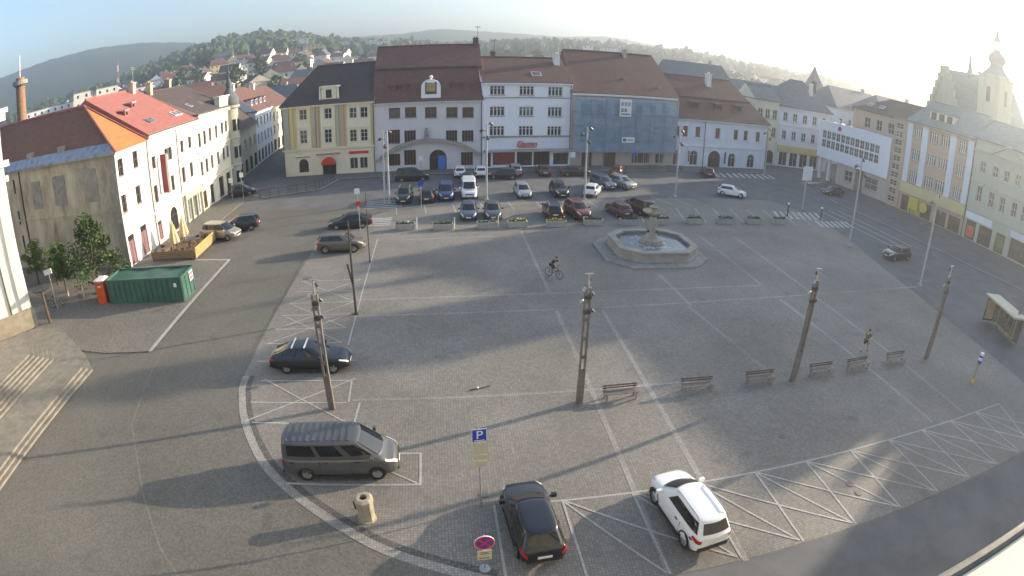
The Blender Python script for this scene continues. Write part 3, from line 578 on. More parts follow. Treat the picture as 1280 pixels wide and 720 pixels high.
# ================================================================ LEFT ROW
o = thing('corner_house', 'long corner house with a blind weathered grey wall and an orange hip roof', 'building', (-31.2, 46.2, 0), math.pi/2)
# local x runs north, local y runs west
h1 = [(.35, 1.4, 8.95, 10.65), (3.45, 4.5, 9.1, 10.8), (.2, 1.2, 5.4, 7.15), (3.25, 4.3, 5.45, 7.3), (.25, 1.55, .15, 3.1), (3.0, 4.4, .15, 3.2)]
b = MB(); facade(b, 0, 6.4, 0, 11.5, h1); b.face([(6.4, 0, 0), (9, 30, 0), (9, 30, 11.5), (6.4, 0, 11.5)]); b.build('wall', M_white, o)
b = MB(); b.face([(0, 0, 0), (4.0, 30, 0), (4.0, 30, 11.5), (0, 0, 11.5)]); b.face([(4, 30, 0), (9, 30, 0), (9, 30, 11.5), (4, 30, 11.5)])
sidew = b.build('side_wall', M_oldwall, o)
dv = Vector((4.0, 30, 0)).normalized(); nv = Vector((-dv.y, dv.x, 0)); nv = nv if nv.x < 0 else -nv
def onside(name, t0, t1, z0, z1, m, q=.03): 
    b = MB(); c = dv*((t0+t1)/2)+nv*q/2; b.obox((c.x, c.y, (z0+z1)/2), dv*(t1-t0)/2, nv*q/2, (0, 0, (z1-z0)/2)); return b.build(name, m, o)
for t, z in ((20.3, 8.6), (20.3, 5.0), (18.0, 8.8), (18.0, 5.2), (18.0, 2.3), (20.3, 1.7)): onside('slit_window', t, t+.35, z, z+1.6, M_black)
onside('downpipe', 16.7, 16.85, .2, 11.2, M_darkmetal, .14); onside('blocked_window', 3.0, 5.2, 6.9, 10.2, M_stone, .06); onside('blocked_window', 8.2, 10.4, 6.9, 10.0, M_dstone, .05); onside('blocked_window', 12.8, 14.6, 6.7, 9.8, M_dstone, .045)
onside('string_course', 0.1, 29, 5.6, 5.8, M_oldwall, .1); onside('quoin', 0, 1.0, 0.1, 11.3, M_stone, .08)
for i, h in enumerate(h1[:4]): put_window(o, 'grid', *h, fm=M_bframe, pane=M_glass)
for h in h1[4:]: put_window(o, 'door', *h, fm=M_pinkdoor)
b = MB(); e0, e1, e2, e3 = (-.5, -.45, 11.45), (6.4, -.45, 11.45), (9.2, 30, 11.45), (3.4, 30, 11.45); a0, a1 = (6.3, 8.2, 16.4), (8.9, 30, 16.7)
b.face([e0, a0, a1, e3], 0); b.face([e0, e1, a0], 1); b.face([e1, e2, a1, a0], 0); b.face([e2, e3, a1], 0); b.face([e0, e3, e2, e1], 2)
rf = b.build('roof', [T_orange_shade, T_orange, M_white], o)
b = MB(); p, q = Vector(e0), Vector(e3); r_, s_ = p.lerp(Vector(a0), .17), q.lerp(Vector(a1), .17); up_ = Vector((-.02, 0, .05)); b.face([p+up_, r_+up_, s_+up_, q+up_]); b.face([p+up_, q+up_, q-Vector((0, 0, .2)), p-Vector((0, 0, .2))]); b.build('metal_eaves', M_flash, rf)
b = MB(); b.tube(Vector(e0)+Vector((0, 0, .08)), Vector(a0)+Vector((0, 0, .08)), .14); b.tube(Vector(e1)+Vector((0, 0, .08)), Vector(a0)+Vector((0, 0, .08)), .12); b.tube(Vector(a0)+Vector((0, 0, .05)), Vector(a1)+Vector((0, 0, .05)), .14); b.build('ridge_tiles', T_bright, rf)
for t in (.3, .55, .8): c = Vector(e0).lerp(Vector(e3), t).lerp(Vector(a0), .22); b = MB(); b.box(c.x-.35, c.x+.35, c.y-.5, c.y+.5, c.z-.5, c.z+.35); b.build('roof_hatch', M_dstone, rf)

o = base('red_roof_house', 'sunlit white house with bright red roof behind the folded parasols', (-31.2, 52.62), (-31.2, 66.2))
L, D, H = 13.6, 17, 12.0
up = [(.95, 1.9, 8.15, 9.5), (4.2, 5.1, 8.3, 9.75), (5.25, 6.15, 8.3, 9.75), (8.55, 9.4, 8.5, 9.95), (10.85, 11.75, 8.65, 10.05), (.7, 1.65, 4.5, 6.4), (4.1, 5.0, 4.75, 6.5), (5.1, 6.0, 4.75, 6.5), (8.25, 9.2, 4.95, 6.8), (10.65, 11.6, 5.1, 6.9)]
gr = [(.6, 1.6, .4, 2.5), (3.9, 5.9, .2, 3.0, 1), (8.6, 9.6, .2, 2.7), (10.2, 11.2, .2, 2.7), (11.7, 12.7, .2, 2.7)]
b = MB(); facade(b, 0, L, 0, H, up+gr); b.face([(0, 0, 0), (1.5, D, 0), (1.5, D, H), (0, 0, H)]); b.face([(L, 0, 0), (L, D, 0), (L, D, H), (L, 0, H)]); b.build('wall', M_white, o)
for h in up: put_window(o, 'grid', *h, fm=M_bframe, pane=R.choice([M_glass, M_glassb]), surround=M_white)
put_window(o, 'door', *gr[0], fm=M_pinkdoor); arch_window(o, *gr[1][:4], pane=M_glass, name='door')
for h in gr[2:]: put_window(o, 'tall', *h, fm=M_frame, pane=M_glass, sill=False)
bar('cornice', M_white, o, (.3, L+.1, -.4, -.003, 11.55, 11.96), (0, L, -.14, -.002, 3.5, 3.75)); bar('banner', M_redblind, o, (2.6, 2.66, -1.0, -.25, 5.2, 9.4)); bar('banner', M_signwhite, o, (2.59, 2.67, -1.3, -1.0, 5.2, 9.4)); 
for z in (9.45, 5.15): b = MB(); b.tube((2.63, 0, z), (2.63, -1.4, z), .03); b.build('banner_pole', M_metal, o)
bar('shopfront_cladding', M_palegreen, o, (8.1, 13.3, -.35, -.01, 2.85, 3.5), (8.1, 8.45, -.3, -.01, .1, 2.85), (13.0, 13.3, -.3, -.01, .1, 2.85), (9.75, 10.05, -.3, -.01, .1, 2.85), (11.3, 11.55, -.3, -.01, .1, 2.85))
rf = roof('roof', o, [(-.45, 12.0), (9.0, 17.1), (17.4, 12.0)], L, T_bright, M_white, [0.2, 1.3, .2], [0.01, 0.01, 0.01], ov=.1)
for x, y in ((2.6, 3.8), (6.2, 5.0)): dormer(o, x, .8, y, y+1.2, 12.05+.54*y+.1, 12.05+.54*y+.75, T_bright, M_flash)
for x in (10.6, 11.8): skylight(o, x, 1.6, 13.1, .9, .5, M_signwhite)
skylight(o, 4.4, 1.7, 13.15, 1.4, .5, M_flash)
chimney(rf, 11.6, 8.4, 16.2, 17.9, .8, .8, M_oldwall)

for x in (.15, 7.6): b = MB(); b.tube((x, -.1, .1), (x, -.1, 11.9), .06); b.build('downpipe', M_darkmetal, o)
o = base('cream_house', 'cream house with dark roof, ending in a round corner turret', (-31.2, 66.22), (-31.2, 79.4))
L, D, H = 13.2, 15, 12.5
up = [(.4, 1.2, 8.2, 10.0), (2.1, 2.95, 8.3, 10.1), (4.0, 4.85, 8.45, 10.2), (6.3, 7.1, 8.5, 10.25), (8.5, 9.4, 8.7, 10.4), (10.1, 11.0, 8.8, 10.45)]
up += [(a, c, z-3.7, e-3.65) for a, c, z, e in up]
gr = [(.4, 1.6, .2, 2.5), (2.9, 4.2, .2, 2.8), (6.3, 8.0, .2, 3.0), (9.3, 10.9, .2, 3.0)]
b = MB(); facade(b, 0, L, 0, H, up+gr); shell(b, L, D, H); b.build('wall', M_cream, o)
for h in up: put_window(o, 'tall', *h, fm=M_bframe, pane=M_glass, surround=M_white, hood=h[2] < 8)
for h in gr: put_window(o, 'shop', *h, fm=M_bframe)
bar('cornice', M_cream, o, (.05, L, -.5, -.003, 11.9, 12.4), (.05, L, -.2, -.002, 7.4, 7.65), (.05, L, -.3, -.002, 3.3, 3.6)); bar('attic', M_cream, o, (8.2, 11.8, -.2, .6, 12.52, 13.9), (8.0, 12.0, -.35, .75, 13.905, 14.1))
rf = roof('roof', o, [(-.45, 12.5), (8, 16.4), (15.4, 12.5)], L, T_dark, M_cream); chimney(rf, 1.0, 7.4, 15.6, 17.5, .7, .8, M_oldwall); chimney(rf, 8.6, 8.4, 15.6, 17.6, .7, .9, M_oldwall); skylight(o, 3, 2.2, 13.6, .9, .45, M_signwhite); skylight(o, 6.6, 2.0, 13.5, .9, .45, M_flash)
b = MB(); b.lathe([(1.25, 0), (1.25, 3.4), (1.4, 3.5), (1.4, 3.7), (1.25, 3.8), (1.25, 7.5), (1.38, 7.6), (1.25, 7.75), (1.25, 11.9), (1.55, 12.1), (1.55, 12.4), (1.3, 12.45)], 16, (12.9, .1)); tr = b.build('turret', M_palegreen, o, smooth=40)
b = MB(); b.lathe([(1.4, 12.46), (1.5, 13.0), (1.25, 13.8), (.7, 14.5), (.35, 15.0), (.5, 15.5), (.35, 16.0), (.08, 16.6), (.05, 18.4)], 14, (12.9, .1)); b.ball((12.9, .1, 17.3), .2); b.build('dome', T_slate, tr, smooth=50)
for z in (1.0, 4.6, 8.6):
    for a in (-2.3, -1.57, -.8): b = MB(); c, s = math.cos(a), math.sin(a); b.obox((12.9+1.25*c, .1+1.25*s, z+.9), (-s*.28, c*.28, 0), (c*.03, s*.03, 0), (0, 0, .85)); b.build('window', M_glass, tr)

def street_house(name, label, A, B, D, H, wm, rm, ridge, n, rows, dorm=0):
    o = base(name, label, A, B); L = math.hypot(B[0]-A[0], B[1]-A[1]); q = L/n
    hs = [(q*i+q*.3, q*i+q*.7, z, z+1.6) for z in rows for i in range(n)]; gs = [(q*i+q*.2, q*i+q*.8, .2, 2.5) for i in range(n)]
    b = MB(); facade(b, 0, L, 0, H, hs+gs); shell(b, L, D, H); b.build('wall', wm, o)
    for h in hs: put_window(o, 'grid', *h, fm=M_frame, sill=True)
    for i, h in enumerate(gs): put_window(o, 'shop', *h, fm=M_bframe)
    bar('cornice', wm, o, (0, L, -.35, -.003, H-.4, H-.03))
    rf = roof('roof', o, [(-.4, H), (D/2, ridge), (D+.4, H)], L, rm, wm)
    for i in range(dorm): dormer(o, L*(i+.5)/dorm, 1.1, 1.0, 3.2, H+.9, H+2.1, wm, rm)
    chimney(rf, L*.3, D*.5, ridge-.8, ridge+1.0, .8, .8, M_white)
    return o
street_house('grey_street_house', 'low grey house with a big dark roof in shade just beyond the corner turret', (-32.2, 81.2), (-33.9, 98.5), 11, 7.8, M_palegreen, T_dark, 12.9, 5, [4.2])
street_house('white_street_house', 'bluish white house with roof dormers, halfway down the narrow side street', (-33.9, 98.52), (-34.9, 112), 11, 9.8, M_bluew, T_red, 14.2, 5, [3.9, 6.9], 4)
street_house('end_street_house', 'cream house with red roof at the far end of the narrow side street', (-34.9, 112.02), (-35.4, 128), 11, 9.4, M_cream, T_brown, 13.6, 5, [3.9, 6.6], 0)
street_house('facing_street_house', 'pale house with a metal roof, behind the yellow house along the side street', (-26.2, 120), (-25.2, 97.5), 10, 8.6, M_bluew, T_slate, 12.6, 6, [4.6], 0)

# ---- white church building at the left edge
o = thing('white_church', 'tall white church corner with pilasters and a stone plinth beside the steps', 'building', (-35, 33.5, 0))
b = MB(); poly = [(0, 0), (-3.3, -3.0), (-3.6, -22), (-24, -22), (-24, 0)]; b.prism(poly, 1.7, 26); b.build('wall', M_white, o)
b = MB(); b.prism([(.18, .12), (-3.15, -3.1), (-3.42, -22.2), (-24.2, -22.2), (-24.2, .12)], -.02, 1.697); b.build('plinth', M_step, o)
for z0, z1, q in ((12.2, 12.7, .3), (13.4, 13.9, .5), (17.0, 17.6, .55), (17.603, 18.0, .8)):
    b = MB(); b.prism([(q, q*.6), (-3.3+q*.8, -3.0-q*.5), (-3.6+q, -22), (-24, -22.3), (-24, q*.6)], z0, z1); b.build('cornice', M_white, o)
dv = Vector((-3.3, -3.0, 0)).normalized(); nv = Vector((dv.y, -dv.x, 0)); nv = nv if nv.x > 0 else -nv
for t in (.55, 3.7):
    b = MB(); c = dv*t+nv*.09; b.obox((c.x, c.y, 7), dv*.45, nv*.085, (0, 0, 5.2)); b.build('pilaster', M_white, o)
b = MB(); c = dv*2.1+nv*.1; b.tube((c.x, c.y, 1.75), (c.x, c.y, 17), .07); b.build('downpipe', M_darkmetal, o)
b = MB(); b.box(-3.62, -3.5, -6.5, -4.6, 4.2, 7.6); b.build('window', M_glassb, o)
o = thing('church_steps', 'two flights of worn sandstone steps in front of the white church', 'steps', (-28, 24, 0))
b = MB()
for k in range(3): q = .34*k; b.prism([(4.2-q, -14), (4.2-q, 2.9-q*.4), (2.4-q, 4.7-q*.5), (-3.2-q*.3, 8.8-q*.8), (-6.0, 8.8-q*.8), (-9, 6), (-9, -14)], -.02+.15*k, .14*(k+1))
b.build('lower_flight', M_stepg, o)
b = MB()
for k in range(6): q = .36*k; b.prism([(.1-q, -14), (.1-q, 3.3-q*.4), (-1.0-q, 4.6-q*.5), (-3.0-q, 6.4-q*.8), (-8.9, 3.0), (-8.9, -14)], .421+.14*k, .42+.14*(k+1))
b.build('upper_flight', M_stepg, o)

# ================================================================ RIGHT ROW
UR = Vector((75.3-68.2, 39.4-84)).normalized()
def RP(s): return (68.2+UR.x*s, 84+UR.y*s)
o = base('modern_office', 'modern white box on pillars with two rows of ribbon windows and tan block behind', RP(-3), RP(18.3))
# local s' = s+3
up = [(1.0+i*1.22, 2.06+i*1.22, z, z+1.5) for z in (6.1, 7.8) for i in range(12)]
b = MB(); facade(b, 0, 18, 4.1, 10.9, up, 0, .3); b.face([(0, 0, 4.1), (0, 7, 4.1), (0, 7, 10.9), (0, 0, 10.9)]); b.face([(18, 0, 4.1), (18, 7, 4.1), (18, 7, 10.9), (18, 0, 10.9)]); b.face([(0, 0, 10.9), (18, 0, 10.9), (18, 7, 10.9), (0, 7, 10.9)]); b.face([(0, 0, 4.1), (18, 0, 4.1), (18, 7, 4.1), (0, 7, 4.1)]); b.build('wall', M_offwhite, o)
for h in up: put_window(o, 'grid', *h, y=.1, sill=False)
bar('parapet_cap', M_offwhite, o, (-.1, 18.1, -.12, .2, 10.905, 11.1)); b = MB(); b.tube((5.5, -.1, 10.2), (5.5, -.14, 10.2), .45, n=16); b.build('red_emblem', M_redblind, o)
b = MB(); gs = [(7.5, 9.5, 1.2, 3.2), (12.6, 15.8, 1.2, 3.4)]; facade(b, 5.4, 10.2, 0, 4.095, gs, .4); facade(b, 12.2, 18.2, 0, 4.095, gs, .4); b.face([(5.4, .4, 0), (5.4, 6, 0), (5.4, 6, 4.095), (5.4, .4, 4.095)]); b.face([(10.2, .4, 0), (10.2, 6, 0), (10.2, 6, 4.095), (10.2, .4, 4.095)]); b.face([(12.2, .4, 0), (12.2, 6, 0), (12.2, 6, 4.095), (12.2, .4, 4.095)]); b.face([(10.2, 5, 0), (12.2, 5, 0), (12.2, 5, 4.095), (10.2, 5, 4.095)]); b.build('ground_floor_wall', M_pinkb, o)
for h in gs: put_window(o, 'grid', *h, y=.55)
for x in (.5, 2.9): bar('pillar', M_white, o, (x, x+.55, .35, .9, 0, 4.097))
st = [(18.75, 20.3, .8+1.36*i, 1.75+1.36*i) for i in range(10)]
b = MB(); facade(b, 18.3, 21.2, 0, 14.6, st, 0, .2); facade(b, 4, 18.2, 10.6, 14.6, [(7+i*3, 8.4+i*3, 11.4, 13.4) for i in range(4)], 5.5, .2); b.face([(18.3, 0, 0), (18.3, 5.5, 0), (18.3, 5.5, 14.6), (18.3, 0, 14.6)]); b.face([(4, 5.5, 0), (4, 16, 0), (4, 16, 14.6), (4, 5.5, 14.6)]); b.face([(4, 16, 0), (21.2, 16, 0), (21.2, 16, 14.6), (4, 16, 14.6)]); b.face([(21.2, 0, 0), (21.2, 16, 0), (21.2, 16, 14.6), (21.2, 0, 14.6)]); b.build('rear_block_wall', M_tan, o)
for h in st: put_window(o, 'grid', *h, y=.12, sill=False)
for i in range(4): put_window(o, 'grid', 7+i*3, 8.4+i*3, 11.4, 13.4, y=5.64)
rf = roof('roof', o, [(5.1, 14.6), (10.5, 17.6), (16.3, 14.6)], 17.2, T_dark, M_tan, [0, 5, 0], [0, 1, 0]); rf.location = (4, 0, 0)
bar('flat_roof', M_dstone, rf, (14.1, 17.3, -.2, 5.4, 14.6, 14.85)); skylight(o, 7, 7, 15.8, 1.2, .5, M_signwhite); skylight(o, 10, 7, 15.8, 1.2, .5, M_signwhite)
bar('roof_unit', M_metal, o, (4.5, 5.3, 2.5, 3.2, 10.95, 11.9)); bar('roof_unit', M_metal, o, (2.9, 3.5, 2, 2.6, 10.95, 11.7))

o = base('pink_house', 'salmon pink four storey house with pale vertical strips above yellow shops', RP(18.35), RP(32.2))
L, D, H = 13.85, 13, 14.9
up = []
for z0, z1 in ((12.35, 14.2), (8.7, 10.55), (5.15, 7.0)): up += [(1.4, 3.1, z0, z1), (4.7, 6.55, z0, z1), (7.1, 8.95, z0, z1), (10.8, 12.4, z0-.1, z1-.1)]
gr = [(.5, 2.2, .2, 2.7), (2.6, 4.4, .2, 2.7), (4.9, 7.2, .2, 2.6), (8.2, 10.4, .2, 2.5), (10.9, 13.3, .2, 2.5)]
b = MB(); facade(b, 0, L, 3.1, H, up); shell(b, L, D, H); b.build('wall', M_pink, o); b = MB(); facade(b, 0, L, 0, 3.1, gr); b.build('ground_floor_wall', M_tan, o)
for h in up: put_window(o, 's', *h, y=.1, sill=True)
for x0, x1 in ((.05, 1.15), (3.3, 4.5), (9.1, 10.3), (12.7, 13.8)): bar('pilaster', M_bluew, o, (x0, x1, -.2, -.003, 4.9, 14.5))
for i, h in enumerate(gr): put_window(o, 'shop', *h, pane=M_yel if i == 1 else None, fm=M_bframe)
bar('shop_fascia', M_yellow, o, (0, L, -.35, -.004, 3.12, 4.85)); bar('cornice', M_pink, o, (-.05, L+.05, -.5, -.003, 14.52, 14.88)); b = MB(); b.tube((5.7, -.4, 1.9), (5.7, -.5, 1.9), .8, n=18); b.build('round_sign', M_yel, o); bar('shop_sign', M_yel, o, (2.5, 4.5, -.5, -.36, 1.0, 2.9))
rf = roof('roof', o, [(-.45, 14.9), (6, 19), (13.3, 14.9)], L, T_teal, M_pink, [0, 1.2, 0], [0, .2, 0]); dormer(o, 6.0, 5.0, 1.4, 5.0, 15.3, 17.3, M_cream, T_teal, 3)

o = base('pale_green_house', 'pale green house with a triangular pediment at the right edge', RP(32.25), RP(47))
L, D, H = 14.75, 14, 15.3
q = 32.25
up = [(a-q, c-q, z, e) for a, c, z, e in ((33.75, 34.75, 10.45, 12.1), (36.2, 37.2, 10.4, 12.05), (38.4, 39.35, 10.35, 12.0), (40.5, 41.5, 10.35, 12.0), (42.6, 43.6, 10.35, 12.0), (44.8, 45.8, 10.35, 12.0), (33.8, 34.8, 6.1, 8.4), (36.2, 37.2, 6.0, 8.2), (38.4, 39.35, 5.95, 8.15), (40.7, 41.65, 6.0, 8.1), (42.6, 43.6, 6.0, 8.1), (44.8, 45.8, 6.0, 8.1))]
gr = [(.6, 2.6, .2, 3.0), (3.2, 5.8, .2, 3.0), (6.6, 8.4, .2, 3.0), (9.4, 13.8, .3, 3.2)]
b = MB(); facade(b, 0, L, 0, H, up+gr); shell(b, L, D, H); b.build('wall', M_greenp, o)
for i, h in enumerate(up): put_window(o, 'grid', *h, surround=M_greenp, hood=i > 5)
for h in gr: put_window(o, 'shop', *h, fm=M_bframe)
bar('string_course', M_palegreen, o, (-.05, L, -.15, -.002, 4.3, 4.5)); b = MB(); b.box(-.05, L, -.4, -.003, 13.35, 13.65)
for p0, p1 in (((3.2, 13.66), (6.5, 15.35)), ((6.5, 15.35), (9.8, 13.66))): d = Vector((p1[0]-p0[0], 0, p1[1]-p0[1])); c = Vector((p0[0]+d.x/2, -.25, p0[1]+d.z/2)); b.obox(c, d/2, (0, .24, 0), Vector((-d.z, 0, d.x)).normalized()*.14)
pd_ = b.build('pediment', M_palegreen, o); b = MB(); b.tube((.1, -.2, .2), (.1, -.2, 15.2), .09); b.build('downpipe', M_darkmetal, o)
bar('shop_fascia', M_offwhite, o, (.3, 5.5, -.2, -.003, 3.2, 4.2)); bar('shop_board', M_bluew, o, (9.2, 14.2, -.2, -.003, 3.3, 4.2)); bar('shop_board', M_orange, o, (1.0, 2.4, -.3, -.004, .6, 2.2)); bar('shop_board', M_leafl, o, (6.7, 8.3, -.3, -.004, .5, 2.6))
rf = roof('roof', o, [(-.3, 15.3), (7, 18.6), (14.3, 15.3)], L, T_teal, M_greenp)

RB = Vector((.10, -.995)).normalized(); P0 = RP(47.05)
def RQ(s): return (P0[0]+RB.x*s, P0[1]+RB.y*s)
street_house('low_shadow_house', 'unseen low house added for its shadow between the pale green house and the grey one', RQ(.05), RQ(4.25), 14, 12.4, M_cream, T_slate, 16.3, 2, [4.6, 8])  # added out of frame, ridge height set so the sun patch stays lit
street_house('grey_shadow_house', 'unseen tall grey house added for its shade, south of the pale green house', RQ(4.3), RQ(26), 14, 14.5, M_grey, T_slate, 19, 8, [4.6, 8, 11.2])  # added out of frame to shade the lower right of the square

o = base('cream_arcade_house', 'cream yellow house with a dark roof behind the mouth of the far right street', (58.2, 96.6), (63.8, 95.5))
L, D, H = 5.7, 12, 12.9
up = [(x, x+1.0, z, z+1.9) for z in (5.6, 9.2) for x in (.9, 2.5, 4.1)]; gr = [(.5, 2.3, .2, 2.9, 1), (3.2, 5.0, .2, 2.9, 1)]
b = MB(); facade(b, 0, L, 0, H, up+gr); shell(b, L, D, H); b.build('wall', M_cream, o)
for h in up: put_window(o, 'grid', *h, pane=M_glassb)
for h in gr: arch_window(o, *h[:4])
roof('roof', o, [(-.4, 12.9), (6, 15.6), (12.4, 12.9)], L, T_slate, M_cream)
o = base('pale_hotel', 'pale house with slate blue hip roof beside the modern office', (63.82, 95.5), (75.5, 93.2))
L, D, H = 11.9, 16, 12.2
up = [(x, x+.95, z, z+1.7) for z in (5.6, 9.3) for x in (.8, 3.0, 5.3, 7.6, 9.8)]; gr = [(.6+i*2.4, 2.4+i*2.4, .2, 2.9) for i in range(4)]
b = MB(); facade(b, 0, L, 0, H, up+gr); shell(b, L, D, H); b.build('wall', M_bluew, o)
for h in up: put_window(o, 'grid', *h)
for h in gr: put_window(o, 'shop', *h, fm=M_cream)
bar('shop_fascia', M_yellow, o, (0, L, -.3, -.003, 3.0, 4.3)); bar('string_course', M_white, o, (0, L, -.2, -.002, 8.3, 8.6)); bar('cornice', M_white, o, (0, L, -.4, -.003, 11.8, 12.17))
rf = roof('roof', o, [(-.4, 12.2), (8, 17.8), (16.4, 12.2)], L, T_slate, M_bluew, [0, 5, 0], [0, 3.5, 0]); chimney(rf, 8.6, 4.2, 14.4, 17.4, .7, .7, M_white); chimney(rf, 10.6, 7, 15.5, 18, 1, .7, T_dark)

# ---- church behind the right row
o = thing('old_church', 'old church with stepped gable, slender roof spire and baroque bell tower beyond the right row', 'church', (99.5, 66.5, 0))
b = MB(); b.box(-3.6, 3.6, -3.6, 3.6, 0, 27.4); b.box(-3.9, 3.9, -3.9, 3.9, 21.2, 21.6); b.box(-4.0, 4.0, -4.0, 4.0, 27.402, 27.9); tw = b.build('tower', M_greenp, o)
for a in (0, 1):
    for x in (-.65,): b = MB(); (b.box(-3.66, -3.606, -.65, .65, 22.4, 25.4) if a == 0 else b.box(-.65, .65, -3.66, -3.606, 22.4, 25.4)); b.build('belfry_window', M_black, tw)
b = MB(); b.box(-3.67, -3.606, -.6, .6, 16, 18.4); b.build('belfry_window', M_black, tw)
b = MB(); b.lathe([(4.3, 27.905), (3.4, 28.6), (2.2, 29.6), (1.9, 30.2), (2.5, 30.9), (2.6, 31.5), (2.2, 32.2), (1.1, 33.0), (.85, 33.3)], 12); b.lathe([(1.2, 35.0), (.9, 35.6), (.35, 36.2), (.5, 36.8), (.12, 37.4), (.07, 40.0)], 12); b.ball((0, 0, 38.3), .25); tw.scale = (.8, .8, 1)
for k in range(6): a = k*math.pi/3; b.tube((.8*math.cos(a), .8*math.sin(a), 33.2), (.8*math.cos(a), .8*math.sin(a), 35.1), .13)
b.build('onion_dome', T_teal, tw, smooth=50)
# nave stands behind the tower
def az_(a, r): return Vector((r*math.sin(D2R(a))-99.5, r*math.cos(D2R(a))-66.5, 0))
c1 = az_(50.7, 125); nd = Vector((-.97, .239, 0)); c0 = c1-nd*21; nn = Vector((-nd.y, nd.x, 0)); hw = 7.2
b = MB()
for s_ in (-1, 1): b.face([c0+nn*hw*s_, c1+nn*hw*s_, c1+nn*hw*s_+Vector((0, 0, 15)), c0+nn*hw*s_+Vector((0, 0, 15))])
for c, zt_ in ((c0, 29.6), (c1, 27.0)): b.face([c+nn*hw, c-nn*hw, c-nn*hw+Vector((0, 0, 15)), c+Vector((0, 0, zt_)), c+nn*hw+Vector((0, 0, 15))])
b.build('nave_wall', M_palegreen, o)
b = MB()
for s_ in (-1, 1): b.face([c0-nd*5+nn*(hw+.4)*s_+Vector((0, 0, 14.4)), c1+nn*(hw+.4)*s_+Vector((0, 0, 14.4)), c1+Vector((0, 0, 27.2)), c0+Vector((0, 0, 29.8))])
b.face([c0-nd*5+nn*(hw+.4)+Vector((0, 0, 14.4)), c0-nd*5-nn*(hw+.4)+Vector((0, 0, 14.4)), c0+Vector((0, 0, 29.8))])
rf = b.build('nave_roof', T_teal, o)
b = MB()
for k in range(8):
    z = 15.2+1.62*k; q = hw*(1-k/8.0)
    for s_ in (-1, 1): c = c1+nn*q*s_+nd*.2; b.obox((c.x, c.y, z+.3), nn*.55, nd*.4, (0, 0, 1.0))
b.build('stepped_gable', M_palegreen, o)
c = c1-nd*7.5; b = MB(); b.lathe([(.8, 25.5), (.8, 27.4), (.95, 27.5), (.6, 28.6), (.06, 33.6)], 8, (c.x, c.y)); b.build('roof_spire', T_teal, rf)

# ---- building the camera looks out of
o = thing('overlook_house', 'roof edge with gutter of the sunlit building in the bottom right corner', 'building', (0, 0, 0))
b = MB(); b.box(-14, 34, -12, .55, 0, 13.45); b.build('wall', M_cream, o)
b = MB(); b.box(-14.2, 34.2, -12.2, .9, 13.453, 13.9); b.build('cornice', M_cream, o)
b = MB(); b.face([(2.0, .95, 13.93), (34, .95, 13.93), (34, -3, 14.35), (2.0, -3, 14.35)]); b.face([(2.0, -12, 13.93), (34, -12, 13.93), (34, -3, 14.35), (2.0, -3, 14.35)]); b.face([(2, .95, 13.93), (2, -3, 14.35), (2, -12, 13.93)]); b.build('roof', M_cream, o)
b = MB(); b.path([(2.0, 1.0, 13.93), (34, 1.0, 13.93)], .045, 10); b.build('gutter', M_darkmetal, o)
# ================================================================ VEHICLES
def paint(name, c, metal=0.0, rough=0.3): return mat(name, c, rough, metal=metal, coat=0.5)
PAINT = {'grey': paint('dark_grey_car_paint', (0.105, 0.103, 0.102), .3), 'black': paint('black_car_paint', (0.012, 0.013, 0.018)), 'white': paint('white_car_paint', (0.78, 0.78, 0.77)), 'brown': paint('brown_grey_car_paint', (0.15, 0.125, 0.095), .3),
         'dark': paint('dark_blue_black_car_paint', (0.02, 0.022, 0.028)), 'blue': paint('blue_car_paint', (0.025, 0.045, 0.16)), 'steel': paint('steel_blue_car_paint', (0.09, 0.12, 0.16), .3), 'silver': paint('silver_car_paint', (0.42, 0.42, 0.42), .5, .35),
         'red': paint('dark_red_car_paint', (0.16, 0.03, 0.025)), 'maroon': paint('brown_red_car_paint', (0.11, 0.035, 0.028)), 'green': paint('dark_green_car_paint', (0.025, 0.04, 0.03)), 'beige': paint('beige_silver_car_paint', (0.30, 0.28, 0.24), .4, .35)}
M_cglass = mat('car_glass', (0.012, 0.014, 0.018), 0.06, spec=0.7)
M_head = mat('headlamp_glass', (0.62, 0.62, 0.60), 0.12, spec=.8); M_tail = mat('tail_lamp_red', (0.42, 0.015, 0.012), 0.2)
M_rim = mat('alloy_rim', (0.38, 0.38, 0.38), 0.35, metal=.6); M_plate = mat('number_plate_white', (0.72, 0.72, 0.70), 0.4); M_trim = mat('dark_bumper_trim', (0.03, 0.03, 0.032), 0.6)
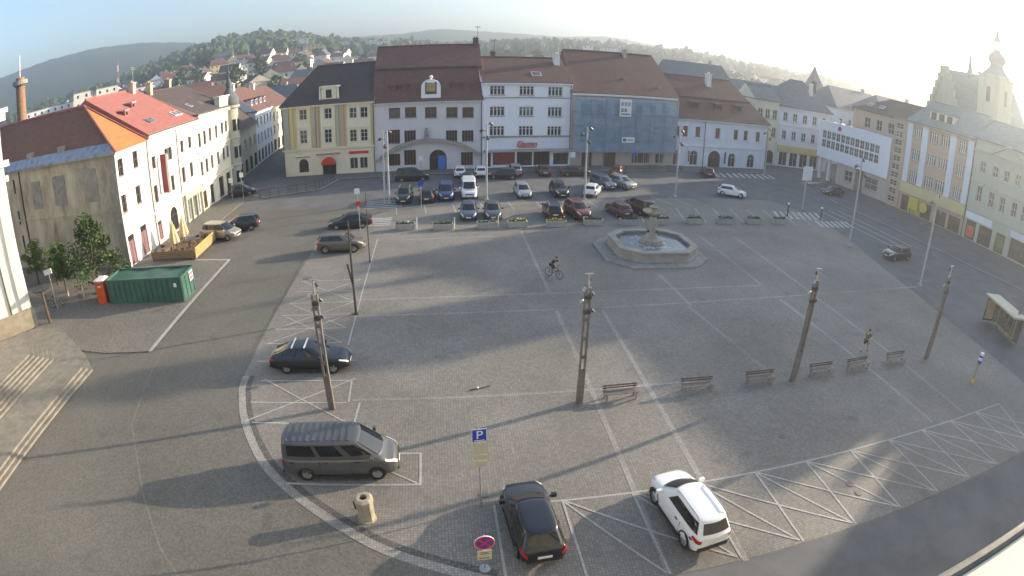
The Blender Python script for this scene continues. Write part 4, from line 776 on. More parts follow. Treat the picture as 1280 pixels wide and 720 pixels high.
CAR = {  # L, W, H, belt, hood(z at windscreen), nose, tail ; distances from the front bumper: windscreen base, roof front, roof rear, rear glass base ; front axle, rear axle, wheel r
 'hatchback': dict(L=4.15, W=1.78, H=1.47, belt=.93, hood=.95, nose=.72, tail=.98, xw=1.15, xf=1.95, xr=3.55, xb=4.02, fa=.85, ra=3.42, r=.32, tw=.71, doors=(.05, .36, .39, .74)),
 'sedan': dict(L=4.6, W=1.8, H=1.44, belt=.93, hood=.96, nose=.70, tail=1.0, xw=1.3, xf=2.1, xr=3.35, xb=4.05, fa=.9, ra=3.6, r=.32, tw=.68, doors=(.08, .42, .45, .86)),
 'liftback': dict(L=4.75, W=1.8, H=1.46, belt=.93, hood=.95, nose=.70, tail=1.0, xw=1.3, xf=2.15, xr=3.5, xb=4.5, fa=.9, ra=3.68, r=.33, tw=.69, doors=(.12, .40, .43, .82), bars=1),
 'estate': dict(L=4.75, W=1.8, H=1.48, belt=.94, hood=.96, nose=.70, tail=.98, xw=1.3, xf=2.1, xr=4.25, xb=4.6, fa=.9, ra=3.62, r=.33, tw=.71, doors=(.04, .30, .33, .62, .65, .95), rails=1),
 'suv': dict(L=4.30, W=1.78, H=1.62, belt=1.02, hood=1.08, nose=.86, tail=1.10, xw=1.05, xf=1.85, xr=3.86, xb=4.28, fa=.88, ra=3.52, r=.37, tw=.73, doors=(.05, .38, .41, .78), rails=1),
 'minivan': dict(L=4.75, W=1.85, H=1.75, belt=1.05, hood=1.1, nose=.85, tail=1.1, xw=.95, xf=1.95, xr=4.25, xb=4.65, fa=.9, ra=3.75, r=.33, tw=.78, doors=(.04, .28, .31, .62, .65, .95)),
 'van': dict(L=5.1, W=1.95, H=1.98, belt=1.18, hood=1.2, nose=.9, tail=1.2, xw=.75, xf=1.65, xr=4.85, xb=5.02, fa=.92, ra=4.02, r=.34, tw=.84, doors=(.04, .38, .41, .68, .74, .97), ribs=1),
}
def interp(t, x): return lerp_tab(t, x)
def make_car(kind, label):
    p = CAR[kind]; L, W, H = p['L'], p['W'], p['H']; X = lambda d: L/2-d; P = PAINT['dark']
    o = thing(kind+'_car' if kind not in ('van', 'minivan') else kind, label, 'van' if kind == 'van' else 'car')
    tail = p['tail']; gc = .2
    zt = [(-L/2, tail-.28), (-L/2+.06, tail-.08), (-L/2+.2, tail), (X(p['xb']), tail), (X(p['xb'])+.5, max(p['belt'], tail-.02)), (X(p['xw']), p['hood']), (X(.45), p['nose']+.10), (X(.15), p['nose']), (X(.04), p['nose']-.12), (L/2, p['nose']-.24)]
    zt.sort()
    hwt = [(-L/2, .66), (-L/2+.05, .82), (-L/2+.14, .915), (-L/2+.5, .985), (-L/4, 1), (L/4, 1), (X(.8), .98), (X(.45), .93), (X(.2), .82), (X(.07), .68), (L/2, .50)]
    zbt = [(-L/2, gc+.16), (-L/2+.35, gc+.02), (0, gc), (X(.4), gc), (L/2, gc+.08)]
    st = sorted({-L/2, -L/2+.03, -L/2+.06, -L/2+.14, -L/2+.3, -L/2+.6, X(p['xb']), -L/4, 0, L/4, X(p['xw']), X(p['xw'])+.3, X(.6), X(.45), X(.3), X(.15), X(.08), X(.03), L/2})
    rows = []; halves = []
    for x in st:
        a, b_, t = interp(hwt, x)*W/2, interp(zbt, x), interp(zt, x); q = t-b_
        half = [(0, b_), (a*.86, b_), (a*.97, b_+.10*q), (a, b_+.32*q), (a*1.0, b_+.55*q), (a*.975, b_+.82*q), (a*.93, b_+.94*q), (a*.80, t), (a*.4, t+.018), (0, t+.024)]
        halves.append((x, half)); rows.append([(x, -y, z) for y, z in half]+[(x, y, z) for y, z in half[-2:0:-1]])
    def soften(mb, lv=1):
        t = bpy.data.objects.new('soft_tmp', mb.mesh('soft_tmp', P)); COL.objects.link(t); md = t.modifiers.new('s', 'SUBSURF'); md.levels = md.render_levels = lv; md.boundary_smooth = 'ALL'
        bpy.context.view_layer.update(); me = bpy.data.meshes.new_from_object(t.evaluated_get(bpy.context.evaluated_depsgraph_get())); bpy.data.objects.remove(t)
        q = MB(); q.v = [tuple(v.co) for v in me.vertices]; q.f = [tuple(f.vertices) for f in me.polygons]; q.m = [0]*len(q.f); bpy.data.meshes.remove(me); return q
    def join(a, c): n = len(a.v); a.v += c.v; a.f += [tuple(i+n for i in f) for f in c.f]; a.m += c.m
    lower = MB(); lower.grid(rows, 0, True); lower.face(rows[0][::-1]); lower.face(rows[-1]); b = soften(lower)
    # cabin
    def cab(t, side, s):   # side: 0 right(-y) s rear->front, 1 front across, 2 left, 3 rear across ; t 0 belt .. 1 roof
        xb, xf = X(p['xb'])+(X(p['xr'])-X(p['xb']))*t, X(p['xw'])+(X(p['xf'])-X(p['xw']))*t
        hw = (.93+(p['tw']-.93)*t**1.15)*W/2; zlo = .03*(1-t)
        z = p['belt']-.04+(H-.055-p['belt']+.04)*t
        zr = tail-.04+(H-.055-tail+.04)*t; zf = p['hood']-.03+(H-.055-p['hood']+.03)*t
        def corner(f): return hw*(1-.13*abs(2*f-1)**4)
        if side in (0, 2):
            x = xb+(xf-xb)*s; zz = (zr*(1-s)+zf*s)*.5+z*.5 if True else z; y = corner(s)
            return Vector((x, -y if side == 0 else y, zz))
        y = hw*.87*(2*s-1)*(-1 if side == 3 else 1); fy = (y/(hw*.87))
        if side == 1: return Vector((xf+.20*(1-fy*fy)*(1-.4*t), y, zf*.5+z*.5+(zf-z)*.5*(1-.0)))
        return Vector((xb-.11*(1-fy*fy), y, zr*.5+z*.5+(zr-z)*.5))
    NS, NF = 10, 6
    ring = lambda t: [cab(t, 0, i/NS) for i in range(NS+1)]+[cab(t, 1, i/NF) for i in range(1, NF)]+[cab(t, 2, 1-i/NS) for i in range(NS+1)]+[cab(t, 3, i/NF) for i in range(1, NF)]
    rr = [ring(t) for t in (0, .2, .45, .7, .9, 1)]
    top = rr[-1]; c = sum(top, Vector())/len(top)
    for k, dz in ((.93, .028), (.75, .046), (.4, .055)): rr.append([Vector((c.x+(q.x-c.x)*k, c.y+(q.y-c.y)*k, q.z+(c.z-q.z)*(1-k)+dz)) for q in top])
    cb = MB(); cb.grid(rr, 0, True); cb.face(rr[-1]); join(b, soften(cb))
    if p.get('ribs'):
        for i in range(10): x = X(p['xr'])+.12+i*.3; b.box(x, x+.10, -.66, .66, H-.03, H+.022)
    dr = p['doors']
    for y in (-1, 1):
        yv = y*(W/2+.001)
        for i in list(range(1, len(dr)-1))[::2]:
            q = (dr[i]+dr[i+1])/2; x = X(p['xb'])+(X(p['xw'])-X(p['xb']))*q; b.box(x-.008, x+.008, min(yv, yv-y*.05), max(yv, yv-y*.05), gc+.15, p['belt']-.12, 1)
        for i in range(0, len(dr), 2): x = X(p['xb'])+(X(p['xw'])-X(p['xb']))*(dr[i]*.8+dr[i+1]*.2); b.box(x-.09, x+.09, yv-.02, yv+.02, p['belt']-.17, p['belt']-.14, 1)
    body = b.build('body', [P, M_trim], o, smooth=38); body['painted'] = 1
    def patch(name, side, s0, s1, t0, t1, m, off=.012, n=6, k=4):
        b = MB(); g2 = []
        for j in range(k+1):
            row = []
            for i in range(n+1):
                s, t = s0+(s1-s0)*i/n, t0+(t1-t0)*j/k; v = cab(t, side, s); e = .01
                du = cab(t, side, min(1, s+e))-cab(t, side, max(0, s-e)); dv_ = cab(min(1, t+e), side, s)-cab(max(0, t-e), side, s); nn_ = du.cross(dv_).normalized()
                cc = Vector((0, 0, v.z)); 
                if nn_.dot(v-Vector((0, 0, .5))) < 0: nn_ = -nn_
                row.append(v+nn_*off)
            g2.append(row)
        b.grid(g2); return b.build(name, m, o, smooth=True)
    def skinpatch(name, y, xa, xb_, k0, k1, m, off=.010):
        def pt(x, k):
            for (x0, h0), (x1, h1) in zip(halves, halves[1:]):
                if x0-1e-6 <= x <= x1+1e-6:
                    f = (x-x0)/(x1-x0); i = min(int(k), len(h0)-2); g_ = k-i
                    a = [h0[i][q]+(h0[i+1][q]-h0[i][q])*g_ for q in (0, 1)]; c = [h1[i][q]+(h1[i+1][q]-h1[i][q])*g_ for q in (0, 1)]
                    return Vector((x, a[0]+(c[0]-a[0])*f, a[1]+(c[1]-a[1])*f))
        b = MB(); g2 = []; sgn = 1 if xa > xb_ else -1
        for j in range(9):
            f = j/8; x = xa+(xb_-xa)*f; row = []
            for i in range(5):
                k = k0+(k1-k0)*i/4*(1-.45*f)+(k1-k0)*.40*f; v = pt(x, k); d = Vector((sgn*(1-f)**2, .55, .25)).normalized()*off*1.6; v = v+d; row.append((v.x, v.y*y, v.z))
            g2.append(row)
        b.grid(g2); return b.build(name, m, o, smooth=True)
    if kind != 'van':
        for sd_ in (0, 2): patch('window_trim', sd_, p['doors'][0]+.0, p['doors'][-1]+.03, .19, .91, M_black, .008, 10)
    patch('windscreen', 1, .05, .95, .06, .94, M_cglass)
    patch('rear_window', 3, .08, .92, .25 if kind in ('hatchback', 'suv', 'minivan', 'van', 'estate') else .08, .9, M_cglass)
    for sd_ in (0, 2):
        for i in range(0, len(dr), 2):
            patch('side_window', sd_, dr[i]+.02, dr[i+1], .22, .88, M_cglass, .015)
    for y in (-1, 1):
        skinpatch('headlight', y, L/2-.035, L/2-.52, 5.25, 6.9, M_head)
        skinpatch('tail_light', y, -L/2+.012, -L/2+(.42 if kind not in ('van', 'minivan') else .16), 4.35 if kind not in ('van', 'minivan') else 3.6, 5.75, M_tail)
        b = MB(); mx = X(p['xw'])-.28; b.box(mx-.06, mx+.07, y*(W/2+.12)-.1, y*(W/2+.12)+.1, p['belt']+.02, p['belt']+.19); b.box(mx-.02, mx+.03, min(y*(W/2-.06), y*(W/2+.05)), max(y*(W/2-.06), y*(W/2+.05)), p['belt']+.03, p['belt']+.09); mm = b.build('wing_mirror', [P], o); mm['painted'] = 1
        for ax in ('fa', 'ra'):
            x = X(p[ax]); r = p['r']; y0 = y*(W/2-.20); y1 = y*(W/2-.012)
            b = MB(); n = 22; b.grid([[(x+rr_*math.cos(2*math.pi*i/n), yy, r+rr_*math.sin(2*math.pi*i/n)) for i in range(n)] for rr_, yy in ((r*.6, y0), (r*.95, y0), (r, y0+y*.03), (r, y1-y*.03), (r*.95, y1), (r*.66, y1), (r*.64, y1-y*.02))], 0, True)
            wh = b.build('wheel', M_rubber, o, smooth=50)
            b = MB(); yy = y1-y*.012; b.tube((x, y1-y*.05, r), (x, yy-y*.012, r), r*.64, n=18)
            for k in range(5): a = k*2*math.pi/5; b.obox((x+r*.32*math.cos(a), yy, r+r*.32*math.sin(a)), (r*.3*math.cos(a), 0, r*.3*math.sin(a)), (-.03*math.sin(a), 0, .03*math.cos(a)), (0, .012, 0))
            b.build('rim', M_rim, wh)
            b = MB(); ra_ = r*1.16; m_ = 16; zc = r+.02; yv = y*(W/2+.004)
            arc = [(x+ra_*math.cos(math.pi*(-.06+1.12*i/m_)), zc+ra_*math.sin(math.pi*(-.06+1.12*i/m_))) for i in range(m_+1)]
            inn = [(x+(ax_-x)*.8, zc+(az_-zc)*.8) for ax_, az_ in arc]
            b.grid([[(u, yv, v) for u, v in arc], [(u, yv, v) for u, v in inn], [(u, yv-y*.1, v) for u, v in inn]]); b.face([(u, yv-y*.105, v) for u, v in inn]); b.build('wheel_arch_shade', M_black, o)  # black ring and face paint the dark of the open wheel well
    bar('grille', M_trim, o, (L/2-.16, L/2+.012, -W*.24, W*.24, p['nose']-.30, p['nose']-.16), (L/2-.10, L/2+.014, -W*.30, W*.30, gc+.10, gc+.22))
    bar('rear_bumper', M_trim, o, (-L/2-.014, -L/2+.1, -W*.38, W*.38, gc+.13, gc+(.36 if kind == 'suv' else .27)))
    bar('sill', M_trim, o, (X(p['ra'])+p['r']*1.25, X(p['fa'])-p['r']*1.25, -W/2-.006, -W/2+.06, gc+.0, gc+.09), (X(p['ra'])+p['r']*1.25, X(p['fa'])-p['r']*1.25, W/2-.06, W/2+.006, gc+.0, gc+.09))
    bar('number_plate', M_plate, o, (L/2+.002, L/2+.03, -.26, .26, .40, .51)); bar('number_plate', M_plate, o, (-L/2-.035, -L/2-.005, -.26, .26, tail-.42, tail-.31))
    if p.get('bars'):
        for x in (X(p['xf'])-.35, X(p['xr'])+.25): bar('roof_bar', M_signwhite, o, (x-.04, x+.04, -.6, .6, H+.02, H+.07))
    if p.get('rails'):
        for y in (-1, 1): b = MB(); yy = y*p['tw']*W/2*.93; b.path([(X(p['xr'])+.1, yy, H-.02), (X(p['xr'])+.25, yy, H+.06), (X(p['xf'])-.35, yy, H+.06), (X(p['xf'])-.15, yy, H-.02)], .022, 6); b.build('roof_rail', M_metal, o)
    return o
PROTO = {}
def car(kind, colour, x, y, deg, label, group=None, z=0.02):
    if kind not in PROTO:
        o = PROTO[kind] = make_car(kind, label); o.location = (x, y, z); o.rotation_euler = (0, 0, D2R(deg))
        KIDS[o.name] = [(c, kids(c)) for c in kids(o)]
        if group: o['group'] = group
        for c in kids(o):
            if c.get('painted'): c.material_slots[0].link = 'OBJECT'; c.material_slots[0].material = PAINT[colour]
        return o
    return dup(PROTO[kind], (x, y, z), D2R(deg), label, group, PAINT[colour])
GN, GR1, GR2, GS = 'vehicles parked near the camera', 'cars in the tan parking strip', 'cars parked nose out along the middle of the square', 'cars standing at the far kerb'
car('van', 'grey', -4.95, 18.95, 2, 'dark grey passenger van with ribbed roof, parked across the near bay beside the stone bin', GN)
car('hatchback', 'black', 2.72, 14.85, 95, 'black hatchback seen from behind beside the round no-parking sign', GN)
car('suv', 'white', 8.85, 14.3, 98, 'white sport utility car with dark rear window parked in the hatched bays', GN)
car('liftback', 'black', -8.0, 27.8, 0, 'black car with two bright roof bars behind the front-left lamp column', GN)
car('suv', 'brown', -9.4, 48.1, 1, 'brown grey sport utility car driving along the left edge of the square', 'cars on the left road')
car('sedan', 'dark', -9.7, 55.4, 187, 'dark saloon just behind the brown grey sport utility car', 'cars on the left road')
car('minivan', 'beige', -23.7, 53.9, -14, 'beige silver people carrier parked behind the wooden terrace', 'cars on the left road')
car('suv', 'dark', -22.3, 56.6, 187, 'dark car with red tail lights parked behind the beige people carrier', 'cars on the left road')
car('hatchback', 'dark', -28.2, 73.6, 10, 'dark hatchback at the mouth of the narrow side street by the turret', 'cars on the left road', z=.12)
car('hatchback', 'dark', 47.9, 43.0, 184, 'dark hatchback driving alone on the right side of the square', 'cars on the right road')
car('sedan', 'dark', 60.4, 71.8, 188, 'dark saloon beside the pillars of the modern white office', 'cars on the right road', z=.12)
car('suv', 'green', -4.7, 65.5, -92, 'dark green car with bright headlamps, leftmost of its row beside the crossing', GR2)
car('hatchback', 'dark', -2.0, 65.4, 88, 'dark hatchback seen from behind between the dark green car and the blue van', GR2)
car('minivan', 'blue', 0.2, 66.5, -90, 'blue people carrier parked left of the white delivery van', GR2)
car('van', 'white', 2.95, 67.2, -91, 'white delivery van in the middle row of parked cars', GR2)
car('sedan', 'dark', 3.1, 74.4, 85, 'dark saloon hidden behind the white delivery van', GR2)
car('hatchback', 'silver', 9.4, 66.6, -88, 'silver white hatchback with sunlit headlamp between the white van and the dark off-road car', GR2)
car('suv', 'black', 13.9, 66.8, -88, 'black off-road car left of the tall mast in front of the blue netting', GR2)
car('hatchback', 'white', 18.2, 67.0, 65, 'white hatchback seen from behind just right of the mast before the netting', GR2)
car('suv', 'steel', 20.7, 71.0, -70, 'dark steel car tucked behind the white hatchback and the silver car', GR2)
car('suv', 'silver', 23.4, 71.2, -62, 'silver car at the right end of the middle row', GR2)
car('hatchback', 'white', 38.5, 67.8, -28, 'white hatchback driving alone on the open asphalt at the right', GR2)
car('hatchback', 'steel', 2.5, 57.7, -93, 'steel blue hatchback parked just behind the flower troughs', GR1)
car('hatchback', 'grey', 5.0, 57.6, -92, 'dark grey hatchback next to the steel blue one behind the troughs', GR1)
car('suv', 'black', 11.3, 57.2, 88, 'black car seen from behind a trough with yellow flowers', GR1)
car('suv', 'red', 14.0, 57.3, -80, 'dark red car with shining headlamps behind a trough', GR1)
car('hatchback', 'maroon', 18.8, 57.9, 100, 'maroon hatchback with pale rear window left of the fountain column', GR1)
car('minivan', 'maroon', 21.6, 58.8, 106, 'large brown red people carrier directly behind the fountain column', GR1)
car('minivan', 'dark', -4.4, 76.9, 2, 'dark people carrier side on in front of the stone arch', GS)
car('hatchback', 'white', 2.2, 79.0, 90, 'small white car below the blue door panel of the grey house', GS, z=.03)
car('hatchback', 'white', 5.1, 78.8, 90, 'small white car beside the mast in front of the white shop house', GS, z=.03)
car('hatchback', 'black', 8.1, 76.8, 170, 'black car with one lamp shining in front of the red shop lettering', GS)
car('suv', 'silver', 10.0, 79.4, 90, 'pale silver car close behind the black car with a shining lamp', GS)
car('hatchback', 'maroon', 14.1, 79.4, 90, 'maroon car below the right end of the shop canopy', GS)
car('sedan', 'dark', 18.6, 78.7, 2, 'dark saloon side on under the left edge of the blue netting', GS)
car('hatchback', 'red', 25.5, 79.8, 60, 'bright dark-red hatchback under the middle of the blue netting', GS)
car('hatchback', 'maroon', 41.1, 81.2, 75, 'maroon hatchback in front of the big arch of the arcaded house', GS)
# ================================================================ STREET FURNITURE
M_iron = mat('dusty_cast_iron', (.10, .095, .09), .7, (.16, .15, .14), 9)
def lamp_column(x, y, label, lean=0):
    o = thing('lamp_column', label, 'street lamp', (x, y, 0), lean, 'twin-rail lamp columns across the square')
    b = MB(); b.box(-.16, .16, -.11, .11, 0, 1.95); b.build('column_base', M_lampsteel, o)
    b = MB()
    for s in (-1, 1): b.box(s*.12-.04, s*.12+.04, -.09, .09, 1.952, 6.3)
    for z in (2.6, 3.6, 4.6, 5.5): b.box(-.079, .079, -.07, .07, z, z+.16)
    b.build('twin_rails', M_lampsteel, o)
    for i, (z, a) in enumerate(((5.15, 0), (5.55, 2.6), (5.95, 0.5), (6.3, 3.6), (6.65, 1.2))):
        b = MB(); c, s = math.cos(a), math.sin(a); b.tube((.1*c, .1*s, z), (.28*c, .28*s, z+.03), .022); b.tube((.2*c, .2*s, z+.08), (.31*c, .31*s, z-.06), .06, .08, 10); sp = b.build('spotlight', M_metal if i % 2 else M_darkmetal, o)
        b = MB(); b.tube((.302*c, .302*s, z-.048), (.318*c, .318*s, z-.066), .075, .075, 10); b.build('lens', M_signwhite, sp)
    b = MB(); b.box(-.165, .165, -.1, .1, 5.0, 5.2); b.box(-.165, .165, -.1, .1, 5.75, 5.95); b.build('control_box', M_darkmetal, o)
    b = MB(); b.tube((0, 0, 6.3), (0, 0, 7.0), .05); b.box(-.2, .2, -.03, .03, 6.96, 7.01); b.build('top_bracket', M_metal, o)
lamp_column(-6.1, 23.5, 'lamp column in front of the black estate car')
lamp_column(6.4, 23.2, 'lamp column standing left of the first bench, near the middle of the square')
lamp_column(19.4, 23.1, 'lamp column between the third and fourth bench')
lamp_column(32.3, 23.1, 'lamp column right of the last bench, half washed out by glare')
lamp_column(45.6, 22.9, 'lamp column behind the glass shelter at the right edge')
def thin_pole(x, y, h, label, r=.06, m=None, grp=None, arm=0, cat='pole'):
    o = thing('thin_pole', label, cat, (x, y, 0), 0, grp)
    b = MB(); b.tube((0, 0, 0), (0, 0, h), r*1.2, r*.75, 10); b.lathe([(r*2.2, 0), (r*2.2, .12), (r*1.3, .16)], 10); b.build('shaft', m or M_lampsteel, o)
    if arm: b = MB(); b.tube((0, 0, h-.1), (-.35, 0, h+.05), r*.6); b.tube((-.3, 0, h+.1), (-.62, 0, h-.05), .12, .15); b.build('spotlight', M_darkmetal, o)
    return o
o = thin_pole(-6.2, 34.6, 6.5, 'thin brown pole with a side bracket, behind the first lamp column', .075, M_darkmetal); b = MB(); b.tube((-.05, 0, 2.2), (-.28, 0, 3.6), .06); b.build('side_bracket', M_darkmetal, o)
thin_pole(-6.4, 44.7, 6.0, 'plain thin pole just right of the brown grey sport utility car', .045, M_darkmetal)
def mast(x, y, h, label, twin=False, m=None):
    o = thing('mast', label, 'lamp post', (x, y, 0), 0, 'tall pale masts around the square')
    for q in ((-.25, .25) if twin else (0,)):
        b = MB(); b.tube((q, 0, 0), (q, 0, h), .13, .085, 12); b.lathe([(.26, 0), (.26, .15), (.15, .2)], 12, (q, 0)); b.build('shaft', m or M_polewhite, o)
    for i in range(3):
        z = h-.25-i*.75; a = .6+i*2.1; c, s = math.cos(a), math.sin(a); b = MB(); b.tube((0, 0, z), (.5*c, .5*s, z), .035); b.tube((.45*c, .45*s, z+.15), (.8*c, .8*s, z-.12), .14, .18, 10); b.build('spotlight', M_darkmetal, o)
mast(-6.7, 64.4, 8.6, 'pair of pale masts standing close together beside the left crossing', True)
mast(4.9, 64.7, 9.2, 'pale mast between the white delivery van and the silver white hatchback')
mast(16.6, 64.6, 8.8, 'pale mast in front of the left part of the blue netting')
mast(29.2, 66.4, 8.8, 'pale mast where netting and arcaded house meet')
mast(51.5, 80.2, 8.8, 'pale mast in front of the right end of the arcaded house')
mast(43.5, 47.1, 10.0, 'pale mast in front of the modern white office')
mast(44.4, 35.5, 9.3, 'pale mast in front of the salmon pink house, right of the lone dark hatchback')
mast(46.2, 20.8, 9.0, 'pale mast close to the right end of the glass shelter')
def bench(x, label):
    o = thing('park_bench', label, 'bench', (x, 23.25, 0), D2R(R.uniform(-3, 3)), 'row of slatted benches')
    b = MB()
    for k in range(5): b.box(-.95, .95, -.22+.1*k, -.14+.1*k, .43, .465)
    b.build('seat', M_lampsteel, o)
    b = MB()
    for k in range(2): b.box(-.95, .95, .245+.025*k, .275+.025*k, .54+.12*k, .61+.12*k)
    b.build('backrest', M_bframe, o)
    for s in (-.8, .8):
        b = MB(); b.box(s-.04, s+.04, -.22, .24, .36, .425); b.box(s-.04, s+.04, -.2, -.12, 0, .36); b.box(s-.04, s+.04, .16, .24, 0, .36); b.obox((s, .30, .56), (.03, 0, 0), (0, .018, 0), (0, .04, .18)); b.build('leg', M_dstone, o)
for x, n_ in ((8.6, 'slatted bench nearest to the middle lamp column, its feet in a patch of sun'), (13.0, 'second slatted bench from the middle lamp column'), (17.1, 'slatted bench just left of the lamp column that splits the row'), (21.8, 'slatted bench just right of the lamp column that splits the row'), (25.0, 'slatted bench behind which the pedestrian walks'), (28.9, 'last slatted bench, furthest right')):
    bench(x, n_)
o = thing('litter_bin', 'sandstone litter bin with dark opening beside the grey van', 'bin', (-3.6, 15.75, 0), D2R(20))
b = MB(); b.lathe([(.40, 0), (.40, .05), (.34, .06), (.36, .98), (.40, 1.0), (.40, 1.12), (.30, 1.2), (.17, 1.2), (.16, 1.0)], 8, a0=.39); b.build('stone_body', M_step, o)
b = MB(); b.lathe([(.155, 1.0), (.155, 1.02)], 8); b.box(-.42, -.365, -.16, .16, .8, .96); b.build('opening', M_black, o)
o = thing('parking_sign', 'blue parking sign with cream plates below on a thin post', 'road sign', (.92, 16.2, 0), D2R(6))
b = MB(); b.tube((0, 0, 0), (0, 0, 4.05), .03); b.build('post', M_metal, o); pl = bar('sign_face', M_blue, o, (-.25, .25, -.06, -.034, 3.5, 4.03)); bar('sign_border', M_signwhite, pl, (-.265, .265, -.046, -.032, 3.485, 4.045))
text_mesh('letter', 'P', .52, M_signwhite, pl, (0, -.064, 3.78), depth=.003); bar('white_strip', M_signwhite, pl, (-.2, .2, -.063, -.0605, 3.53, 3.56))
bar('extra_plate', M_signcream, o, (-.24, .25, -.06, -.036, 2.88, 3.44)); bar('extra_plate', M_signcream, o, (-.22, .27, -.06, -.036, 2.6, 2.86)); bar('extra_plate', M_signcream, o, (-.22, .27, -.06, -.036, 2.25, 2.56))
o = thing('no_parking_sign', 'round red and blue no-stopping sign with small plates beside the black hatchback', 'road sign', (.8, 12.9, 0), D2R(4))
b = MB(); b.tube((0, 0, 0), (0, 0, 1.95), .03); b.lathe([(.2, 0), (.2, .1), (.06, .12)], 12); b.build('post', M_metal, o)
def disc(nm, r, y0, y1, z, m, par): b = MB(); b.tube((0, y0, z), (0, y1, z), r, n=28); return b.build(nm, m, par)
d_ = disc('sign_face', .35, -.075, -.04, 1.62, M_signwhite, o); disc('red_ring', .335, -.079, -.0755, 1.62, M_red, d_); disc('blue_field', .265, -.083, -.0795, 1.62, M_blue, d_)
for s in ((1,) if True else ()):
    for q in (1, -1): b = MB(); b.obox((0, -.085-.001*q, 1.62), (.187, 0, .187*q), (0, .0015, 0), (-.03*q, 0, .03)); b.build('red_bar', M_red, d_)
bar('extra_plate', M_signcream, o, (-.25, .25, -.07, -.04, .93, 1.2)); bar('extra_plate', M_signcream, o, (-.25, .25, -.07, -.04, .68, .9)); bar('printed_line', M_black, o, (-.15, .15, -.074, -.071, 1.0, 1.03), (-.15, .1, -.074, -.071, 1.08, 1.11), (-.18, .15, -.074, -.071, .77, .8))
# flower troughs
def trough(x, y, label, fl):
    o = thing('flower_trough', label, 'planter', (x, y, 0), D2R(R.uniform(-2, 2)), 'concrete troughs along the parking strip')
    b = MB(); b.grid([[(-.92, -.34, 0), (.92, -.34, 0), (.92, .34, 0), (-.92, .34, 0)], [(-1, -.4, .62), (1, -.4, .62), (1, .4, .62), (-1, .4, .62)], [(-.9, -.3, .62), (.9, -.3, .62), (.9, .3, .62), (-.9, .3, .62)], [(-.9, -.3, .5), (.9, -.3, .5), (.9, .3, .5), (-.9, .3, .5)]], 0, True); b.face([(-.9, -.3, .5), (.9, -.3, .5), (.9, .3, .5), (-.9, .3, .5)]); b.build('box', M_kerb, o)
    b = MB()
    for i in range(240):
        c = Vector((R.uniform(-.88, .88), R.uniform(-.28, .28), .52+abs(R.gauss(0, .14)))); s = R.uniform(.04, .09); a = R.uniform(0, 6.3); t = R.uniform(-.6, .6)
        u = Vector((math.cos(a)*s, math.sin(a)*s, t*s)); v = Vector((-math.sin(a)*s*.5, math.cos(a)*s*.5, s*.5)); b.face([c-u-v, c+u-v, c+u+v, c-u+v], 1 if R.random() < fl else 0)
    pl_ = b.build('plants', [M_leaf, M_yel if fl > .2 else M_signwhite], o, weld=False); pl_['kind'] = 'stuff'
    b = MB(); b.tube((1.12, .1, 0), (1.12, .1, 1.15), .045); b.build('stake', M_signwhite, o) if x < 6 else None
for x, y, n_, fl in ((-3.9, 53.8, 'trough with a pale stake, leftmost of its row, on the sunny setts', .1), (-.2, 53.4, 'trough with dark plants, second from the left crossing', .05), (4.1, 53.5, 'trough in front of the dark grey hatchback', .12), (7.1, 53.6, 'trough with yellow flowers standing clear of any car, left of the black car', .3), (11.0, 53.6, 'trough with yellow flowers in front of the black car', .45), (14.9, 54.0, 'bare trough in front of the dark red car', .0), (18.8, 54.0, 'pale trough in front of the maroon hatchback', .0), (22.4, 54.2, 'trough right behind the fountain column', .02), (26.6, 54.5, 'trough in open shade, first one right of the fountain', .03), (30.6, 54.6, 'trough in open shade, second one right of the fountain', .03), (34.5, 54.8, 'trough in open shade, third one right of the fountain', .03), (38.4, 55.0, 'trough nearest to the slanted right crossing', .03)):
    trough(x, y, n_, fl)
# fountain
o = thing('fountain', 'stone fountain with eight-sided basin, column and wide bowl', 'fountain', (18.2, 45.8, 0))
def octa(x0, x1, y0, y1, c): return [(x0+c, y0), (x1-c, y0), (x1, y0+c), (x1, y1-c), (x1-c, y1), (x0+c, y1), (x0, y1-c), (x0, y0+c)]
b = MB(); b.prism(octa(-4.9, 4.7, -4.6, 4.2, 2.0), 0, .12); b.build('platform', M_dstone, o)
b = MB(); q = lambda d: octa(-3.45-d, 3.75+d, -3.35-d, 3.3+d, 1.5+d*.4)
b.grid([[(x, y, z) for x, y in q(d)] for d, z in ((.18, .121), (.18, .25), (.06, .32), (.04, .82), (.16, .88), (.16, 1.02), (-.45, 1.02), (-.45, .88), (-.36, .8), (-.36, .2))], 0, True); b.build('basin', M_stone, o)
b = MB(); b.face([(x, y, .72) for x, y in q(-.34)]); b.build('water', M_water, o)
b = MB()
for i in range(70): a = R.uniform(0, 6.28); r = 1.1+abs(R.gauss(0, .4)); b.ball((r*math.cos(a), r*math.sin(a), .73), 0, 6, 4, 0, (R.uniform(.05, .22), R.uniform(.05, .22), .03))
b.build('foam', M_foam, o)['kind'] = 'stuff'
b = MB(); b.lathe([(1.05, .2), (1.05, 1.15), (.95, 1.22), (.62, 1.3), (.55, 1.45), (.48, 1.6), (.50, 2.2), (.44, 2.35), (.47, 2.5), (.36, 3.0), (.33, 3.2), (.45, 3.3)], 10); b.build('column', M_stone, o, smooth=30)
b = MB(); b.lathe([(.3, 3.3), (.55, 3.4), (.95, 3.62), (1.02, 3.75), (.92, 3.76), (.8, 3.65), (.2, 3.55)], 18); b.lathe([(.16, 3.55), (.2, 3.9), (.42, 4.05), (.44, 4.12), (.1, 4.15), (.06, 4.3)], 12); b.build('bowl', M_step, o, smooth=40)
